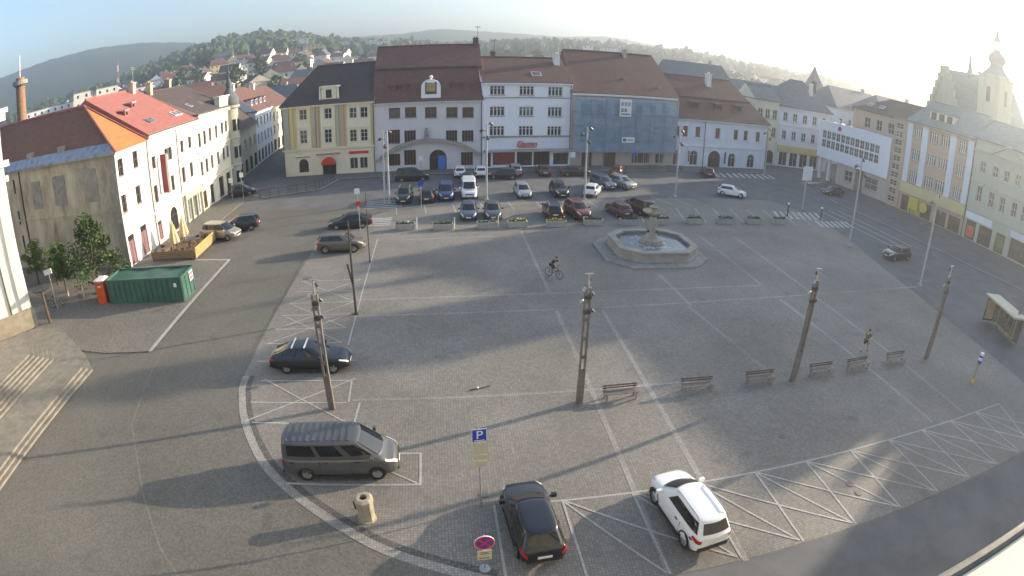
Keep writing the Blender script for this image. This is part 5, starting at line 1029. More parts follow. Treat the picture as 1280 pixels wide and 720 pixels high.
for k in range(4): a = k*math.pi/2+.5; b = MB(); b.ball((.55*math.cos(a), .55*math.sin(a), 1.95), .14); b.build('spout_mask', M_bframe, o)
# railing round the far pavement
def rail(p, q, n, label):
    o = thing('pedestrian_railing', label, 'railing', (p[0], p[1], .1), math.atan2(q[1]-p[1], q[0]-p[0])); L = math.hypot(q[0]-p[0], q[1]-p[1])
    for i in range(n+1): b = MB(); x = L*i/n; b.tube((x, 0, 0), (x, 0, 1.0), .03); b.build('post', M_darkmetal, o)
    b = MB(); b.tube((0, 0, .97), (L, 0, .97), .025); b.tube((0, 0, .5), (L, 0, .5), .018); b.build('rail', M_darkmetal, o)
rail((-24.6, 71.0), (-17.4, 73.6), 6, 'long dark pedestrian railing on the kerb in front of the yellow house'); rail((-17.0, 74.4), (-15.8, 79.2), 4, 'short dark pedestrian railing running back to the yellow house')
rail((30.6, 82.3), (33.2, 82.6), 8, 'short slatted barrier at the kerb where the netting ends'); rail((34.6, 82.7), (37.4, 83.0), 8, 'short slatted barrier at the kerb in front of the arcaded house')
# container, orange box, terrace, parasols
o = thing('steel_container', 'open green steel container standing on the left pavement', 'container', (-28.5, 37.45, .07), 0)
b = MB(); L, D, H = 7.75, 2.5, 2.05
for y in (0, D-.06): b.box(0, L, y, y+.06, 0, H)
b.box(0, .06, .06, D-.06, 0, H); b.box(L-.06, L, .06, D-.06, 0, H); b.box(.06, L-.06, .06, D-.06, 0, .1); b.build('shell', M_greenc, o)
b = MB()
for i in range(14): x = .2+i*.56; b.box(x, x+.07, -.05, -.002, .12, H-.14)
b.box(-.03, L+.03, -.08, -.003, H-.12, H+.05); b.box(-.03, L+.03, D+.003, D+.08, H-.12, H+.05); b.box(L+.003, L+.08, 0, D, H-.12, H+.05); b.box(-.08, -.003, 0, D, H-.12, H+.05)
for i in range(4): y = .1+i*.7; b.box(L+.002, L+.05, y, y+.07, .1, H-.14)
b.build('ribs', M_greenc, o); bar('load', M_dstone, o, (.1, L-.1, .1, D-.1, .12, 1.5)); b = MB(); b.grid([[(x*L/16, .07+y*(D-.14)/6, 1.97-.05*math.sin(x*.9)*math.sin(y*.8)-.04*(y % 6 > 0)) for x in range(17)] for y in range(7)]); b.build('cover', M_greenc, o); bar('warning_panel', M_signwhite, o, (L+.081, L+.09, 1.5, 2.2, 1.1, 1.9)); bar('warning_stripe', M_red, o, (L+.0905, L+.095, 1.55, 2.15, 1.25, 1.4), (L+.0905, L+.095, 1.55, 2.15, 1.6, 1.75)); bar('latch', M_signwhite, o, (L-.7, L-.45, -.1, -.051, 1.3, 1.6))
o = thing('portable_cabin', 'orange cabin with pale sloping roof beside the green container', 'cabin', (-30.0, 37.6, .07))
b = MB(); b.box(0, 1.0, 0, 1.0, 0, 1.95); b.build('body', M_orange, o); b = MB(); b.prism([(-.05, -.05), (1.05, -.05), (1.05, 1.05), (-.05, 1.05)], 1.953, 2.05); b.face([(0, 0, 2.05), (1, 0, 2.05), (.8, .8, 2.2), (.2, .8, 2.2)]); b.face([(1, 0, 2.05), (1, 1, 2.05), (.8, .8, 2.2)]); b.face([(0, 0, 2.05), (0, 1, 2.05), (.2, .8, 2.2)]); b.face([(0, 1, 2.05), (1, 1, 2.05), (.8, .8, 2.2), (.2, .8, 2.2)]); b.build('roof', M_signwhite, o)
bar('door', M_orange, o, (.12, .88, -.03, -.002, .1, 1.8)); bar('label_plate', M_signcream, o, (.3, .7, -.04, -.031, 1.45, 1.6)); bar('vent', M_bframe, o, (.2, .8, -.04, -.031, 1.66, 1.74))
o = thing('terrace', 'wooden cafe terrace fenced with boards, before the white houses', 'terrace', (-29.3, 47.6, .07))
b = MB(); b.box(0, 5.2, 0, 5.9, 0, .14); b.build('floor', M_wood, o)
b = MB()
for k in range(4): b.box(.02, 5.2, -.06, -.002, .16+.2*k, .33+.2*k)
b.build('front_fence', M_wood, o)
b = MB()
for k in range(4): b.box(5.202, 5.26, 0, 5.9, .16+.24*k, .36+.24*k)
b.build('side_fence', M_ywood, o)
for x in (0, 1.7, 3.4, 5.1): b = MB(); b.box(x, x+.1, .01, .1, .141, 1.1); b.build('post', M_wood, o)
for y in (2, 3.9, 5.8): b = MB(); b.box(5.08, 5.18, y, y+.1, .141, 1.15); b.build('post', M_ywood, o)
def parasol(x, y, label):
    o = thing('folded_parasol', label, 'parasol', (x, y, .21), 0, 'folded parasols on the terrace')
    b = MB(); b.tube((0, 0, 0), (0, 0, 3.0), .03); b.lathe([(.35, 0), (.35, .1), (.06, .14)], 12); b.build('pole', M_wood, o)
    b = MB(); n = 16; b.grid([[((r*(1+.22*(k % 2)))*math.cos(2*math.pi*k/n), (r*(1+.22*(k % 2)))*math.sin(2*math.pi*k/n), z) for k in range(n)] for r, z in ((.5, .75), (.47, 1.1), (.32, 1.9), (.14, 2.6), (.04, 3.0))], 0, True); b.build('canvas', M_canvas, o)
parasol(-27.8, 50.4, 'folded cream parasol nearest the green container'); parasol(-27.7, 52.7, 'folded cream parasol further back on the terrace')
for i, (x, y) in enumerate(((-28.4, 48.7), (-26.2, 48.9), (-25.4, 51.3), (-28.6, 52.0))):
    o = thing('cafe_table', ['round dark cafe table in the near left corner of the terrace', 'round dark cafe table behind the front boards of the terrace', 'round dark cafe table beside the yellow side boards', 'round dark cafe table between the two folded parasols'][i], 'table', (x, y, .21), 0, 'tables on the terrace')
    b = MB(); b.lathe([(.4, .70), (.4, .74)], 16); b.build('tabletop', M_bframe, o); b = MB(); b.tube((0, 0, 0), (0, 0, .70), .04); b.lathe([(.25, 0), (.25, .03)], 12); b.build('leg', M_darkmetal, o)
    for k in range(3):
        a = k*2.1+i; cx, cy = x+.72*math.cos(a), y+.72*math.sin(a)
        if cx < -29.1 or cx > -24.5 or cy < 47.95: continue
        sd2 = 'street side' if math.cos(a) > .6 else 'house side' if math.cos(a) < -.6 else 'far side' if math.sin(a) > 0 else 'near side'
        c = thing('cafe_chair', 'dark cafe chair on the '+sd2+' of the table '+['in the near left terrace corner', 'behind the front terrace boards', 'beside the yellow terrace boards', 'between the folded parasols'][i], 'chair', (cx, cy, .21), a+math.pi/2, 'dark chairs on the terrace')
        b = MB(); b.box(-.21, .21, -.21, .21, .42, .46); b.build('seat', M_bframe, c); b = MB(); b.box(-.21, .21, -.25, -.215, .5, .85) ; b.build('backrest', M_bframe, c)
        for sx in (-.18, .18):
            for sy in (-.18, .18): b = MB(); b.tube((sx, sy, 0), (sx, sy, .42), .018); b.build('leg', M_darkmetal, c)
# small signs and posts
o = thing('street_lantern', 'dark post with a flat round head beside the white church', 'street lamp', (-33.6, 33.1+.9, .07))
b = MB(); b.tube((0, 0, 0), (0, 0, 2.9), .15, .12, 10); b.build('post', M_bframe, o); b = MB(); b.lathe([(.15, 2.85), (.9, 2.95), (1.0, 3.05), (.85, 3.12), (.1, 3.25)], 16); b.build('head', M_darkmetal, o)
o = thing('notice_board', 'pale tilted notice board on a post between the left trees', 'sign', (-34.6, 36.6, .07), D2R(-20)); b = MB(); b.tube((0, 0, 0), (0, 0, 3.3), .05); b.build('post', M_metal, o); b = MB(); b.obox((0, -.08, 3.5), (.85, 0, .2), (0, .03, 0), (-.05, 0, .22)); b.build('board', M_signwhite, o)
o = thing('advert_panel', 'white advertising panel on a pole near the right crossing', 'sign', (46.9, 61.9, 0), D2R(10)); b = MB(); b.tube((0, 0, 0), (0, 0, 6.3), .12); b.build('pole', M_polewhite, o); bar('panel', M_signwhite, o, (-1.0, .9, -.2, -.12, 4.1, 6.0))
for i, (x, y, n_) in enumerate(((46.6, 57.1, 'dark bollard with white cap on the slanted right crossing'), (41.9, 58.4, 'dark bollard with white cap left of the slanted right crossing'))):
    o = thing('bollard_light', n_, 'bollard', (x, y, 0)); b = MB(); b.tube((0, 0, 0), (0, 0, 1.5), .11, n=12); b.build('post', M_darkmetal, o); b = MB(); b.lathe([(.16, 1.5), (.18, 1.6), (.12, 1.72), (.02, 1.76)], 12); b.build('cap', M_signwhite, o)
o = thing('parking_meter', 'slim post banded white, blue and yellow at the right', 'parking meter', (34.1, 19.2, 0)); b = MB(); b.tube((0, 0, 0), (0, 0, 1.5), .09, n=12); b.build('lower_post', M_ywood, o); b = MB(); b.tube((0, 0, 1.502), (0, 0, 2.12), .16, n=12); b.build('blue_band', M_blue, o); b = MB(); b.tube((0, 0, 2.121), (0, 0, 2.3), .162, n=12); b.build('white_band', M_signwhite, o); b = MB(); b.tube((0, 0, 1.75), (0, 0, 1.95), .165, n=12); b.build('white_band', M_signwhite, o); b = MB(); b.tube((0, 0, 0.001), (0, 0, .28), .14, n=12); b.build('foot', M_yel, o)
def road_post(x, y, h, label, kind):
    o = thing('road_sign', label, 'road sign', (x, y, .02)); b = MB(); b.tube((0, 0, 0), (0, 0, h), .035); b.build('post', M_metal, o)
    b = MB()
    if kind == 'round': b.tube((0, -.07, h-.35), (0, -.04, h-.35), .27, n=20)
    else: b.box(-.3, .3, -.07, -.04, h-.7, h-.05)
    b.build('sign_face', M_red if kind == 'round' else M_signwhite if kind == 'white' else M_blue, o)
road_post(-29.0, 71.6, 3.0, 'white plate on a post before the turret house, left of a similar pair', 'white'); road_post(-27.4, 71.8, 3.6, 'white plate on a tall post before the turret house, closest to the railing', 'white'); road_post(-8.3, 52.8, 3.4, 'thin signpost with red disc, behind the two cars on the left road', 'round'); road_post(-9.8, 61.8, 2.6, 'white plate on a short post at the left end of the left crossing', 'white'); road_post(-2.6, 61.6, 3.2, 'blue plate on a post by the twin masts', 'blue'); road_post(29.0, 82.9, 3.0, 'blue plate on a post beneath the right half of the netting', 'blue'); road_post(-3.2, 78.2, 3.2, 'white plate on a post in front of the grey house', 'white')
# shelter
o = thing('bus_shelter', 'glass shelter with a pale roof at the right edge of the square', 'shelter', (44.2, 22.6, 0), D2R(72))
bar('roof', M_signcream, o, (-.2, 5.0, -1.7, .2, 2.5, 2.66))
for x in (0, 2.35, 4.7):
    for y in (-1.5, 0): b = MB(); b.tube((x, y, 0), (x, y, 2.5), .05); b.build('post', M_lampsteel, o)
b = MB(); b.face([(.06, -1.5, .2), (4.64, -1.5, .2), (4.64, -1.5, 2.3), (.06, -1.5, 2.3)]); b.face([(4.7, -1.44, .2), (4.7, -.06, .2), (4.7, -.06, 2.3), (4.7, -1.44, 2.3)]); b.build('glazing', M_glass2, o)
bar('poster', M_tan, o, (4.62, 4.68, -1.3, -.2, .4, 2.2)); bar('seat', M_ywood, o, (.5, 3.8, -1.35, -.95, .42, .48)); 
for x in (.8, 3.4): bar('leg', M_darkmetal, o, (x, x+.08, -1.2, -1.1, 0, .42))
for x, y, n_, r in ((15.9, 18.4, 'round dark manhole cover in the shaded setts behind the hatched bays', .2), (1.1, 16.95, 'small drain cover on the sunny setts by the parking sign', .2), (17.5, 14.0, 'small iron cover in the sun patch of the hatched bays', .2), (17.6, 13.3, 'second small iron cover near the edge of the hatched bays', .2), (-11.2, 41.6, 'square dark iron cover at the left road, in front of the brown grey car', .35)):
    b = MB(); b.lathe([(r, .0), (r, .016), (r*.85, .018), (r*.2, .017)], 18); oo = b.build('manhole_cover', M_iron); oo.location = (x, y, .008); tag(oo, n_, 'manhole cover')
o = thing('hatch_frame', 'thin dark bar with a pale joint lying on the open setts', 'bar', (1.5, 25.0, .03), D2R(8)); b = MB(); b.tube((-.55, -.06, .02), (.1, 0, .02), .025); b.tube((.1, 0, .02), (.6, .12, .02), .025); b.build('bar', M_darkmetal, o); b = MB(); b.ball((-.1, 0, .06), .07); b.build('joint', M_signwhite, o)

# ================================================================ PEOPLE
M_skin = mat('skin', (0.52, 0.31, 0.22), 0.6); M_hair = mat('brown_hair', (0.05, 0.03, 0.02), 0.7); M_tblack = mat('black_jersey', (0.02, 0.02, 0.022), 0.8); M_olive = mat('olive_top', (0.11, 0.10, 0.045), 0.85, (0.15, 0.135, 0.07), 9); M_short = mat('dark_shorts', (0.03, 0.03, 0.035), 0.8); M_beige = mat('beige_trousers', (0.26, 0.22, 0.15), 0.85); M_shoe = mat('dark_shoe', (0.03, 0.025, 0.022), 0.6); M_wshoe = mat('white_shoe', (0.65, 0.65, 0.63), 0.6)
def skin(name, V, E, rad, m, parent, root=0, sub=2):
    me = bpy.data.meshes.new('skin_tmp'); me.from_pydata(V, E, []); t = bpy.data.objects.new('skin_tmp', me); COL.objects.link(t)
    md = t.modifiers.new('s', 'SKIN'); bm = bmesh.new(); bm.from_mesh(me); ly = bm.verts.layers.skin.verify(); bm.verts.ensure_lookup_table()
    for i, v in enumerate(bm.verts): r = rad[i]; v[ly].radius = r if isinstance(r, tuple) else (r, r); v[ly].use_root = i == root
    bm.to_mesh(me); bm.free(); sm = t.modifiers.new('b', 'SUBSURF'); sm.levels = sub; sm.render_levels = sub
    bpy.context.view_layer.update(); nm = bpy.data.meshes.new_from_object(t.evaluated_get(bpy.context.evaluated_depsgraph_get())); bpy.data.objects.remove(t); bpy.data.meshes.remove(me)
    nm.materials.clear(); nm.materials.append(m); nm.shade_smooth(); return link(name, nm, parent)
def person(label, loc, rot, J, top_m, leg_m, shoe_m, grp=None, long_legs=False):
    """J: joints in metres, facing +x. pelvis, chest, neck, head, (shoulder, elbow, wrist)xLR, (hip, knee, ankle, toe)xLR"""
    o = thing('person', label, 'person', loc, rot, grp)
    V = []; E = []; RR = []; ix = {}
    def add(k, r, par=None, p=None):
        V.append(tuple(p if p is not None else J[k])); RR.append(r); ix[k] = len(V)-1
        if par is not None: E.append((ix[par], ix[k]))
    add('pelvis', (.13, .11)); mid = Vector(J['pelvis']).lerp(Vector(J['chest']), .5); add('waist', (.12, .10), 'pelvis', mid); add('chest', (.15, .115), 'waist'); add('neck', .058, 'chest'); 
    hd = Vector(J['head']); nk = Vector(J['neck']); add('jaw', (.075, .07), 'neck', nk.lerp(hd, .5)); add('head', (.095, .085), 'jaw'); add('crown', .06, 'head', hd+(hd-nk).normalized()*.085)
    f = Vector(J.get('face', (1, 0, 0))); add('nose', .016, 'head', hd+f*.105-Vector((0, 0, .015)))
    for s in 'LR':
        add('sh'+s, .065, 'chest'); add('el'+s, .045, 'sh'+s); add('wr'+s, .032, 'el'+s)
        w_, e_ = Vector(J['wr'+s]), Vector(J['el'+s]); d = (w_-e_).normalized(); add('hand'+s, (.042, .025), 'wr'+s, w_+d*.07)
        sd_ = d.cross(Vector((0, 1, .2))).normalized()
        for k in range(4): q = w_+d*.09+sd_*(.03-.02*k); add('f%s%d' % (s, k), .009, 'hand'+s, q+d*.03); add('g%s%d' % (s, k), .008, 'f%s%d' % (s, k), q+d*(.055-.008*abs(k-1.3))+Vector((.01, 0, -.01)))
        add('t'+s, .010, 'hand'+s, w_+d*.05+sd_*.055)
        add('hip'+s, .088, 'pelvis'); add('kn'+s, .058, 'hip'+s); add('an'+s, .038, 'kn'+s); add('toe'+s, .034, 'an'+s)
    skin('body', V, E, RR, M_skin, o)
    P_ = lambda *ks: [tuple(J[k]) if isinstance(k, str) else tuple(k) for k in ks]
    def L_(a, b_, t): return tuple(Vector(J[a]).lerp(Vector(J[b_]), t))
    V = P_('pelvis', mid, 'chest', L_('chest', 'neck', .75)); E = [(0, 1), (1, 2), (2, 3)]; RR = [(.15, .13), (.145, .125), (.17, .135), .075]
    for s in 'LR': n = len(V); V += P_('sh'+s, L_('sh'+s, 'el'+s, .75)); E += [(2, n), (n, n+1)]; RR += [.082, .066]
    skin('top', V, E, RR, top_m, o)
    V = P_('pelvis'); E = []; RR = [(.155, .135)]; t = 0.97
    for s in 'LR':
        n = len(V)
        if long_legs: V += P_('hip'+s, 'kn'+s, L_('kn'+s, 'an'+s, .9)); E += [(0, n), (n, n+1), (n+1, n+2)]; RR += [.105, .075, .062]
        else: V += P_('hip'+s, L_('hip'+s, 'kn'+s, .8)); E += [(0, n), (n, n+1)]; RR += [.105, .088]
    skin('trousers' if long_legs else 'shorts', V, E, RR, leg_m, o)
    for s in 'LR':
        a, t_ = Vector(J['an'+s]), Vector(J['toe'+s]); hl = a-(t_-a).normalized()*.04; hl.z = min(a.z, t_.z+.03)-.0
        skin('shoe', [tuple(hl), tuple(a.lerp(t_, .55)-Vector((0, 0, .02))), tuple(t_)], [(0, 1), (1, 2)], [(.05, .045), (.048, .042), (.042, .036)], shoe_m, o)
    b = MB(); b.ball(tuple(hd+Vector((-.018, 0, .03))), 0, 12, 8, 0, (.108, .093, .105)); hr = b.build('hair', M_hair, o, smooth=True)
    for s in (-1, 1): b = MB(); c = hd+f*.098+Vector((-f.y*s*.034, f.x*s*.034, .012)); b.ball(tuple(c), .012, 6, 4); b.build('eye', M_black, o)
    b = MB(); c = hd+f*.096-Vector((0, 0, .055)); b.ball(tuple(c), 0, 8, 4, 0, (.012, .028, .007)); b.build('mouth', mat('lips', (.35, .12, .10), .6), o)
    for s in (-1, 1): b = MB(); b.ball(tuple(hd+Vector((-f.y*s*.095, f.x*s*.095, 0))), 0, 8, 5, 0, (.025, .014, .035)); b.build('ear', M_skin, o)
    return o
person('person in an olive top and dark shorts striding across the shaded setts', (27.2, 25.2, .01), D2R(20), dict(pelvis=(0, 0, .93), chest=(.04, 0, 1.3), neck=(.05, 0, 1.47), head=(.08, 0, 1.61), face=(1, 0, 0),
    shL=(.03, .19, 1.38), elL=(.16, .25, 1.12), wrL=(.32, .22, .98), shR=(.03, -.19, 1.38), elR=(-.14, -.25, 1.13), wrR=(-.2, -.24, .88),
    hipL=(0, .1, .88), knL=(-.10, .1, .50), anL=(-.36, .1, .18), toeL=(-.24, .1, .05), hipR=(0, -.1, .88), knR=(.22, -.1, .50), anR=(.34, -.1, .09), toeR=(.48, -.11, .05)), M_olive, M_short, M_shoe)
rb = D2R(-48)
bk = thing('bicycle', 'dark bicycle being ridden across the square', 'bicycle', (8.2, 40.0, .01), rb)
for x in (-.52, .53):
    b = MB(); n = 24; b.grid([[((.335+.022*math.cos(t))*math.cos(2*math.pi*i/n)+x, .022*math.sin(t), .36+(.335+.022*math.cos(t))*math.sin(2*math.pi*i/n)) for i in range(n)] for t in (0, 1.57, 3.14, 4.71, 6.28)], 0, True); wh = b.build('wheel', M_rubber, bk)
    b = MB()
    for i in range(8): a = i*math.pi/4; b.tube((x, 0, .36), (x+.32*math.cos(a), 0, .36+.32*math.sin(a)), .004, n=4)
    b.build('spokes', M_metal, wh)
b = MB(); bb, st_, hd_, ra_ = (-.08, 0, .32), (-.24, 0, .86), (.36, 0, .86), (-.52, 0, .36)
for p, q in ((bb, st_), (bb, (.38, 0, .74)), (st_, hd_), (bb, ra_), (st_, ra_), (hd_, (.53, 0, .36)), (st_, (-.27, 0, .95)), (hd_, (.33, 0, 1.0))): b.tube(p, q, .019)
b.build('frame', M_darkmetal, bk); b = MB(); b.path([(.42, .27, 1.03), (.33, .1, 1.02), (.33, -.1, 1.02), (.42, -.27, 1.03)], .014); b.build('handlebar', M_black, bk); bar('saddle', M_black, bk, (-.42, -.16, -.06, .06, .95, 1.0)); 
for y_, q_ in ((-.1, (.07, -.1, .25)), (.1, (-.23, .1, .39))): b = MB(); b.tube((-.08, y_, .32), q_, .012); b.build('pedal', M_darkmetal, bk)
person('person in a black jersey riding a bicycle across the square', (8.2, 40.0, .01), rb, dict(pelvis=(-.26, 0, 1.07), chest=(.02, 0, 1.40), neck=(.12, 0, 1.52), head=(.2, 0, 1.64), face=(1, 0, 0),
    shL=(.06, .18, 1.42), elL=(.2, .27, 1.2), wrL=(.36, .25, 1.07), shR=(.06, -.18, 1.42), elR=(.2, -.27, 1.2), wrR=(.36, -.25, 1.07),
    hipL=(-.24, .1, 1.03), knL=(.1, .12, .83), anL=(-.26, .12, .50), toeL=(-.13, .12, .43), hipR=(-.24, -.1, 1.03), knR=(.16, -.12, .68), anR=(.03, -.12, .34), toeR=(.16, -.12, .29)), M_tblack, M_short, M_wshoe)
# ================================================================ VEGETATION
import numpy as np
def leaf_cloud(b, centre, rad, n, size, rng, mi=(0, 1), squash=1.0):
    for i in range(n):
        d = Vector((rng.gauss(0, 1), rng.gauss(0, 1), rng.gauss(0, 1))).normalized()*(rng.random()**.45)
        c = Vector(centre)+Vector((d.x*rad[0], d.y*rad[1], d.z*rad[2]*squash)); s = size*rng.uniform(.6, 1.3)
        u = Vector((rng.gauss(0, 1), rng.gauss(0, 1), rng.gauss(0, .7))).normalized(); v = u.cross(Vector((rng.gauss(0, 1), rng.gauss(0, 1), rng.gauss(0, 1)))).normalized()
        b.face([c-u*s, c+v*s*.45, c+u*s, c-v*s*.45], rng.choice(mi))
def tree_mesh(seed, h, r, trunk_h, n_leaf, leaf, shape='round', mats=None):
    rng = random.Random(seed); t = MB(); k = MB(); top = Vector((rng.uniform(-.2, .2), rng.uniform(-.2, .2), h*.8))
    t.tube((0, 0, -.3), (0, 0, trunk_h), h*.028, h*.021, 8); t.tube((0, 0, trunk_h), top, h*.021, h*.006, 8)
    cl = []
    m = 11 if shape != 'conic' else 16
    for i in range(m):
        f = (i+.5)/m; z = trunk_h*.9+(h-trunk_h*.9)*(.12+.8*f)
        q = {'round': math.sin(math.pi*(.18+.72*f))*r*.72, 'column': r*.45, 'conic': r*(1-f)*.75+.1}[shape]; a = i*2.4+rng.uniform(-.4, .4)
        c = Vector((q*math.cos(a), q*math.sin(a), z)); cl.append((c, r*rng.uniform(.28, .56)*(1 if shape != 'conic' else .65+.4*(1-f))))
        p = Vector((0, 0, trunk_h+(z-trunk_h)*.55)); t.tube(p, c, h*.010, h*.003, 6)
    for c, rr in cl: leaf_cloud(k, c, (rr, rr, rr*.8), n_leaf//m, leaf, rng, (0, 0, 1))
    return t.mesh('trunk', M_bark, smooth=60), k.mesh('crown', mats or [M_leaf, M_leafl], weld=False)
def put_tree(name, label, meshes, loc, rot=0, sc=1, group=None, cat='tree'):
    o = thing(name, label, cat, loc, rot, group); o.scale = (sc, sc, sc); link('trunk', meshes[0], o); link('crown', meshes[1], o); return o
put_tree('broadleaf_tree', 'biggest dark tree behind the green container, before the blind grey wall', tree_mesh(1, 7.3, 3.5, 1.0, 4600, .17, 'conic', [M_leafd, M_leaf]), (-31.6, 40.2, .05), 0, 1, 'young trees by the blind wall')
put_tree('broadleaf_tree', 'slim ivy-green tree left of the biggest dark tree', tree_mesh(2, 4.9, 1.3, 1.0, 2200, .14, 'column'), (-36.3, 40.6, .05), 1, 1, 'young trees by the blind wall')
put_tree('broadleaf_tree', 'small bright green tree next to the white church corner', tree_mesh(3, 4.6, 1.5, 1.2, 2200, .14, 'round', [M_leafl, M_leaf]), (-42.6, 43.0, .05), 2, 1, 'young trees by the blind wall')
put_tree('broadleaf_tree', 'slender green sapling between the slim tree and the bright green one', tree_mesh(4, 4.2, 1.1, .9, 1500, .13, 'column', [M_leafl, M_leaf]), (-39.2, 42.6, .05), 2, 1, 'young trees by the blind wall')
for i, (x, y) in enumerate(((-35.4, 39.6), (-33.0, 39.2))):
    o = thing('tree_stake', ['pale stake at the foot of the slim ivy-green tree', 'pale stake at the foot of the biggest dark tree'][i], 'stake', (x, y, .07), 0, 'pale stakes by the young trees'); b = MB(); b.tube((0, 0, 0), (.12, 0, 1.7), .09, .07); b.build('stake', M_signcream, o)
for i in range(2):
    o = thing('bicycle', ['bicycle leaning in the rack below the notice board', 'bicycle parked in shade beside the flat-headed lantern'][i], 'bicycle', (-36.6+i*1.6, 37.8-i*.5, .07), .3+i*.4)
    for c in kids(bk):
        d = c.copy(); COL.objects.link(d); d.parent = o
        for g_ in kids(c): e = g_.copy(); COL.objects.link(e); e.parent = d

# ---- far town
TV = [tree_mesh(20+i, 11, 4.2, 2.0, 420, .75, s, m) for i, (s, m) in enumerate((('round', [M_leafd, M_leaf]), ('round', [M_leaf, M_leafl]), ('round', [M_leafd, M_leafd]), ('conic', [M_leafd, M_leafd]), ('round', [M_leaf, M_leafd])))]
KIND = ['dark bushy tree', 'light green tree', 'dark spreading tree', 'pointed dark conifer', 'mid green tree']
def zone(az):
    return ('under the far left hill' if az < -31 else 'below the left forest hill' if az < -20 else 'above the side street roofs' if az < -5 else 'behind the steep far row roofs' if az < 17
            else 'behind the arcaded house' if az < 33 else 'behind the modern white office' if az < 46 else 'near the old church')
def gz(az, r): return ground_z(r, az)
rt = random.Random(11); n = 0
spots = []
for i in range(900):
    az = rt.uniform(-47, 58); r = rt.uniform(210, 500 if False else 620)
    if any(abs(az-a)*D2R(1)*min(r, q) < 7 and abs(r-q) < 16 for a, q in spots): continue
    spots.append((az, r))
    if len(spots) > 170: break
for i, (az, r) in enumerate(spots):
    k = rt.randrange(5); x, y = pol(az, r)
    put_tree('distant_tree', '@'+KIND[k]+'@'+zone(az)+'@%f' % az, TV[k], (x, y, gz(az, r)-.2), rt.uniform(0, 6.28), rt.uniform(.75, 1.25), 'trees among the far houses')
for az, r, k, s, lb in ((28.7, 178, 1, 1.35, 'round light green tree sunlit above the roof of the arcaded house'), (35.2, 170, 0, 1.3, 'wide tree next to the spired chapel, behind the cream yellow house'), (33.9, 176, 4, 1.25, 'tree left of the wide tree by the spired chapel'), (39.5, 185, 2, 1.4, 'dark tree right of the spired chapel'), (42.5, 190, 0, 1.3, 'dark tree behind the tan block of the modern office'), (20.6, 190, 1, 1.3, 'pale tree peeping over the right end of the netting house roof'), (-24.4, 175, 0, 1.15, 'dark tree close behind the corner turret')):
    x, y = pol(az, r); put_tree('distant_tree', lb, TV[k], (x, y, gz(az, r)-.2), k, s)
WALLS = [('white', M_white), ('cream', M_cream), ('pale grey', M_offwhite), ('yellow', M_yellow), ('tan', M_pinkb)]
ROOFS = [('red', T_red), ('brown', T_brown), ('dark', T_dark), ('grey', T_slate)]
WIN = MB(); WIN.box(-.5, .5, -.03, .03, -.65, .65); WIN = WIN.mesh('window', M_glass)
def far_house(az, r, w_, d_, h_, rh, wk, rk, rot, label, group=None, flat=False, floors=2, name='distant_house', cat='house', z=None):
    x, y = pol(az, r); o = thing(name, label, cat, (x, y, gz(az, r)-.6 if z is None else z), -D2R(az)+rot, group)
    b = MB(); b.box(-w_/2, w_/2, -d_/2, d_/2, 0, h_); wl = b.build('wall', WALLS[wk][1], o)
    if flat: bar('roof', M_dstone, o, (-w_/2-.15, w_/2+.15, -d_/2-.15, d_/2+.15, h_+.003, h_+.35))
    else:
        b = MB(); q = .5; ins = w_*.16 if (wk+rk) % 2 else 0
        e = [(-w_/2-q, -d_/2-q, h_), (w_/2+q, -d_/2-q, h_), (w_/2+q, d_/2+q, h_), (-w_/2-q, d_/2+q, h_)]; a0, a1 = (-w_/2-q+ins, 0, h_+rh), (w_/2+q-ins, 0, h_+rh)
        b.face([e[0], e[1], a1, a0]); b.face([e[2], e[3], a0, a1]); b.face([e[1], e[2], a1], 0 if ins else 1); b.face([e[3], e[0], a0], 0 if ins else 1); b.face([p_ for p_ in e[::-1]])
        rf = b.build('roof', [ROOFS[rk][1], WALLS[wk][1]], o); bar('chimney', M_pinkb, rf, (w_*.2, w_*.2+.7, -.35, .35, h_+rh*.7, h_+rh+.9))
    nx = max(2, int(w_/3.4)); nx = min(nx, 9)
    for f in range(floors):
        for i in range(nx):
            link('window', WIN, o, (-w_/2+w_*(i+.5)/nx, -d_/2-.02, h_*(f+.55)/floors))
    return o
hs = []
def try_house(az, r, gap=15):
    if any(math.hypot(pol(az, r)[0]-pol(a, q)[0], pol(az, r)[1]-pol(a, q)[1]) < gap for a, q in hs): return False
    hs.append((az, r)); return True
cnt = 0
for i in range(2600):
    az = rt.choice((rt.uniform(-46, -6), rt.uniform(-44, -10), rt.uniform(22, 50))); r = rt.uniform(230, 660)
    if r > (490 if -31 < az < -11 else 660) or not try_house(az, r, 13): continue
    wk, rk = rt.choice((0, 0, 0, 1, 2, 3, 4)), rt.choice((0, 0, 1, 2, 3)); cnt += 1
    far_house(az, r, rt.uniform(9, 15), rt.uniform(8, 11), rt.uniform(5.5, 8), rt.uniform(3, 4.5), wk, rk, rt.choice((0, 1.57))+rt.uniform(-.5, .5), '@small %s house with %s roof@%s@%f' % (WALLS[wk][0], ROOFS[rk][0], zone(az), az), 'houses on the far slopes')
    if cnt > 270: break
B_ = 'apartment_block'
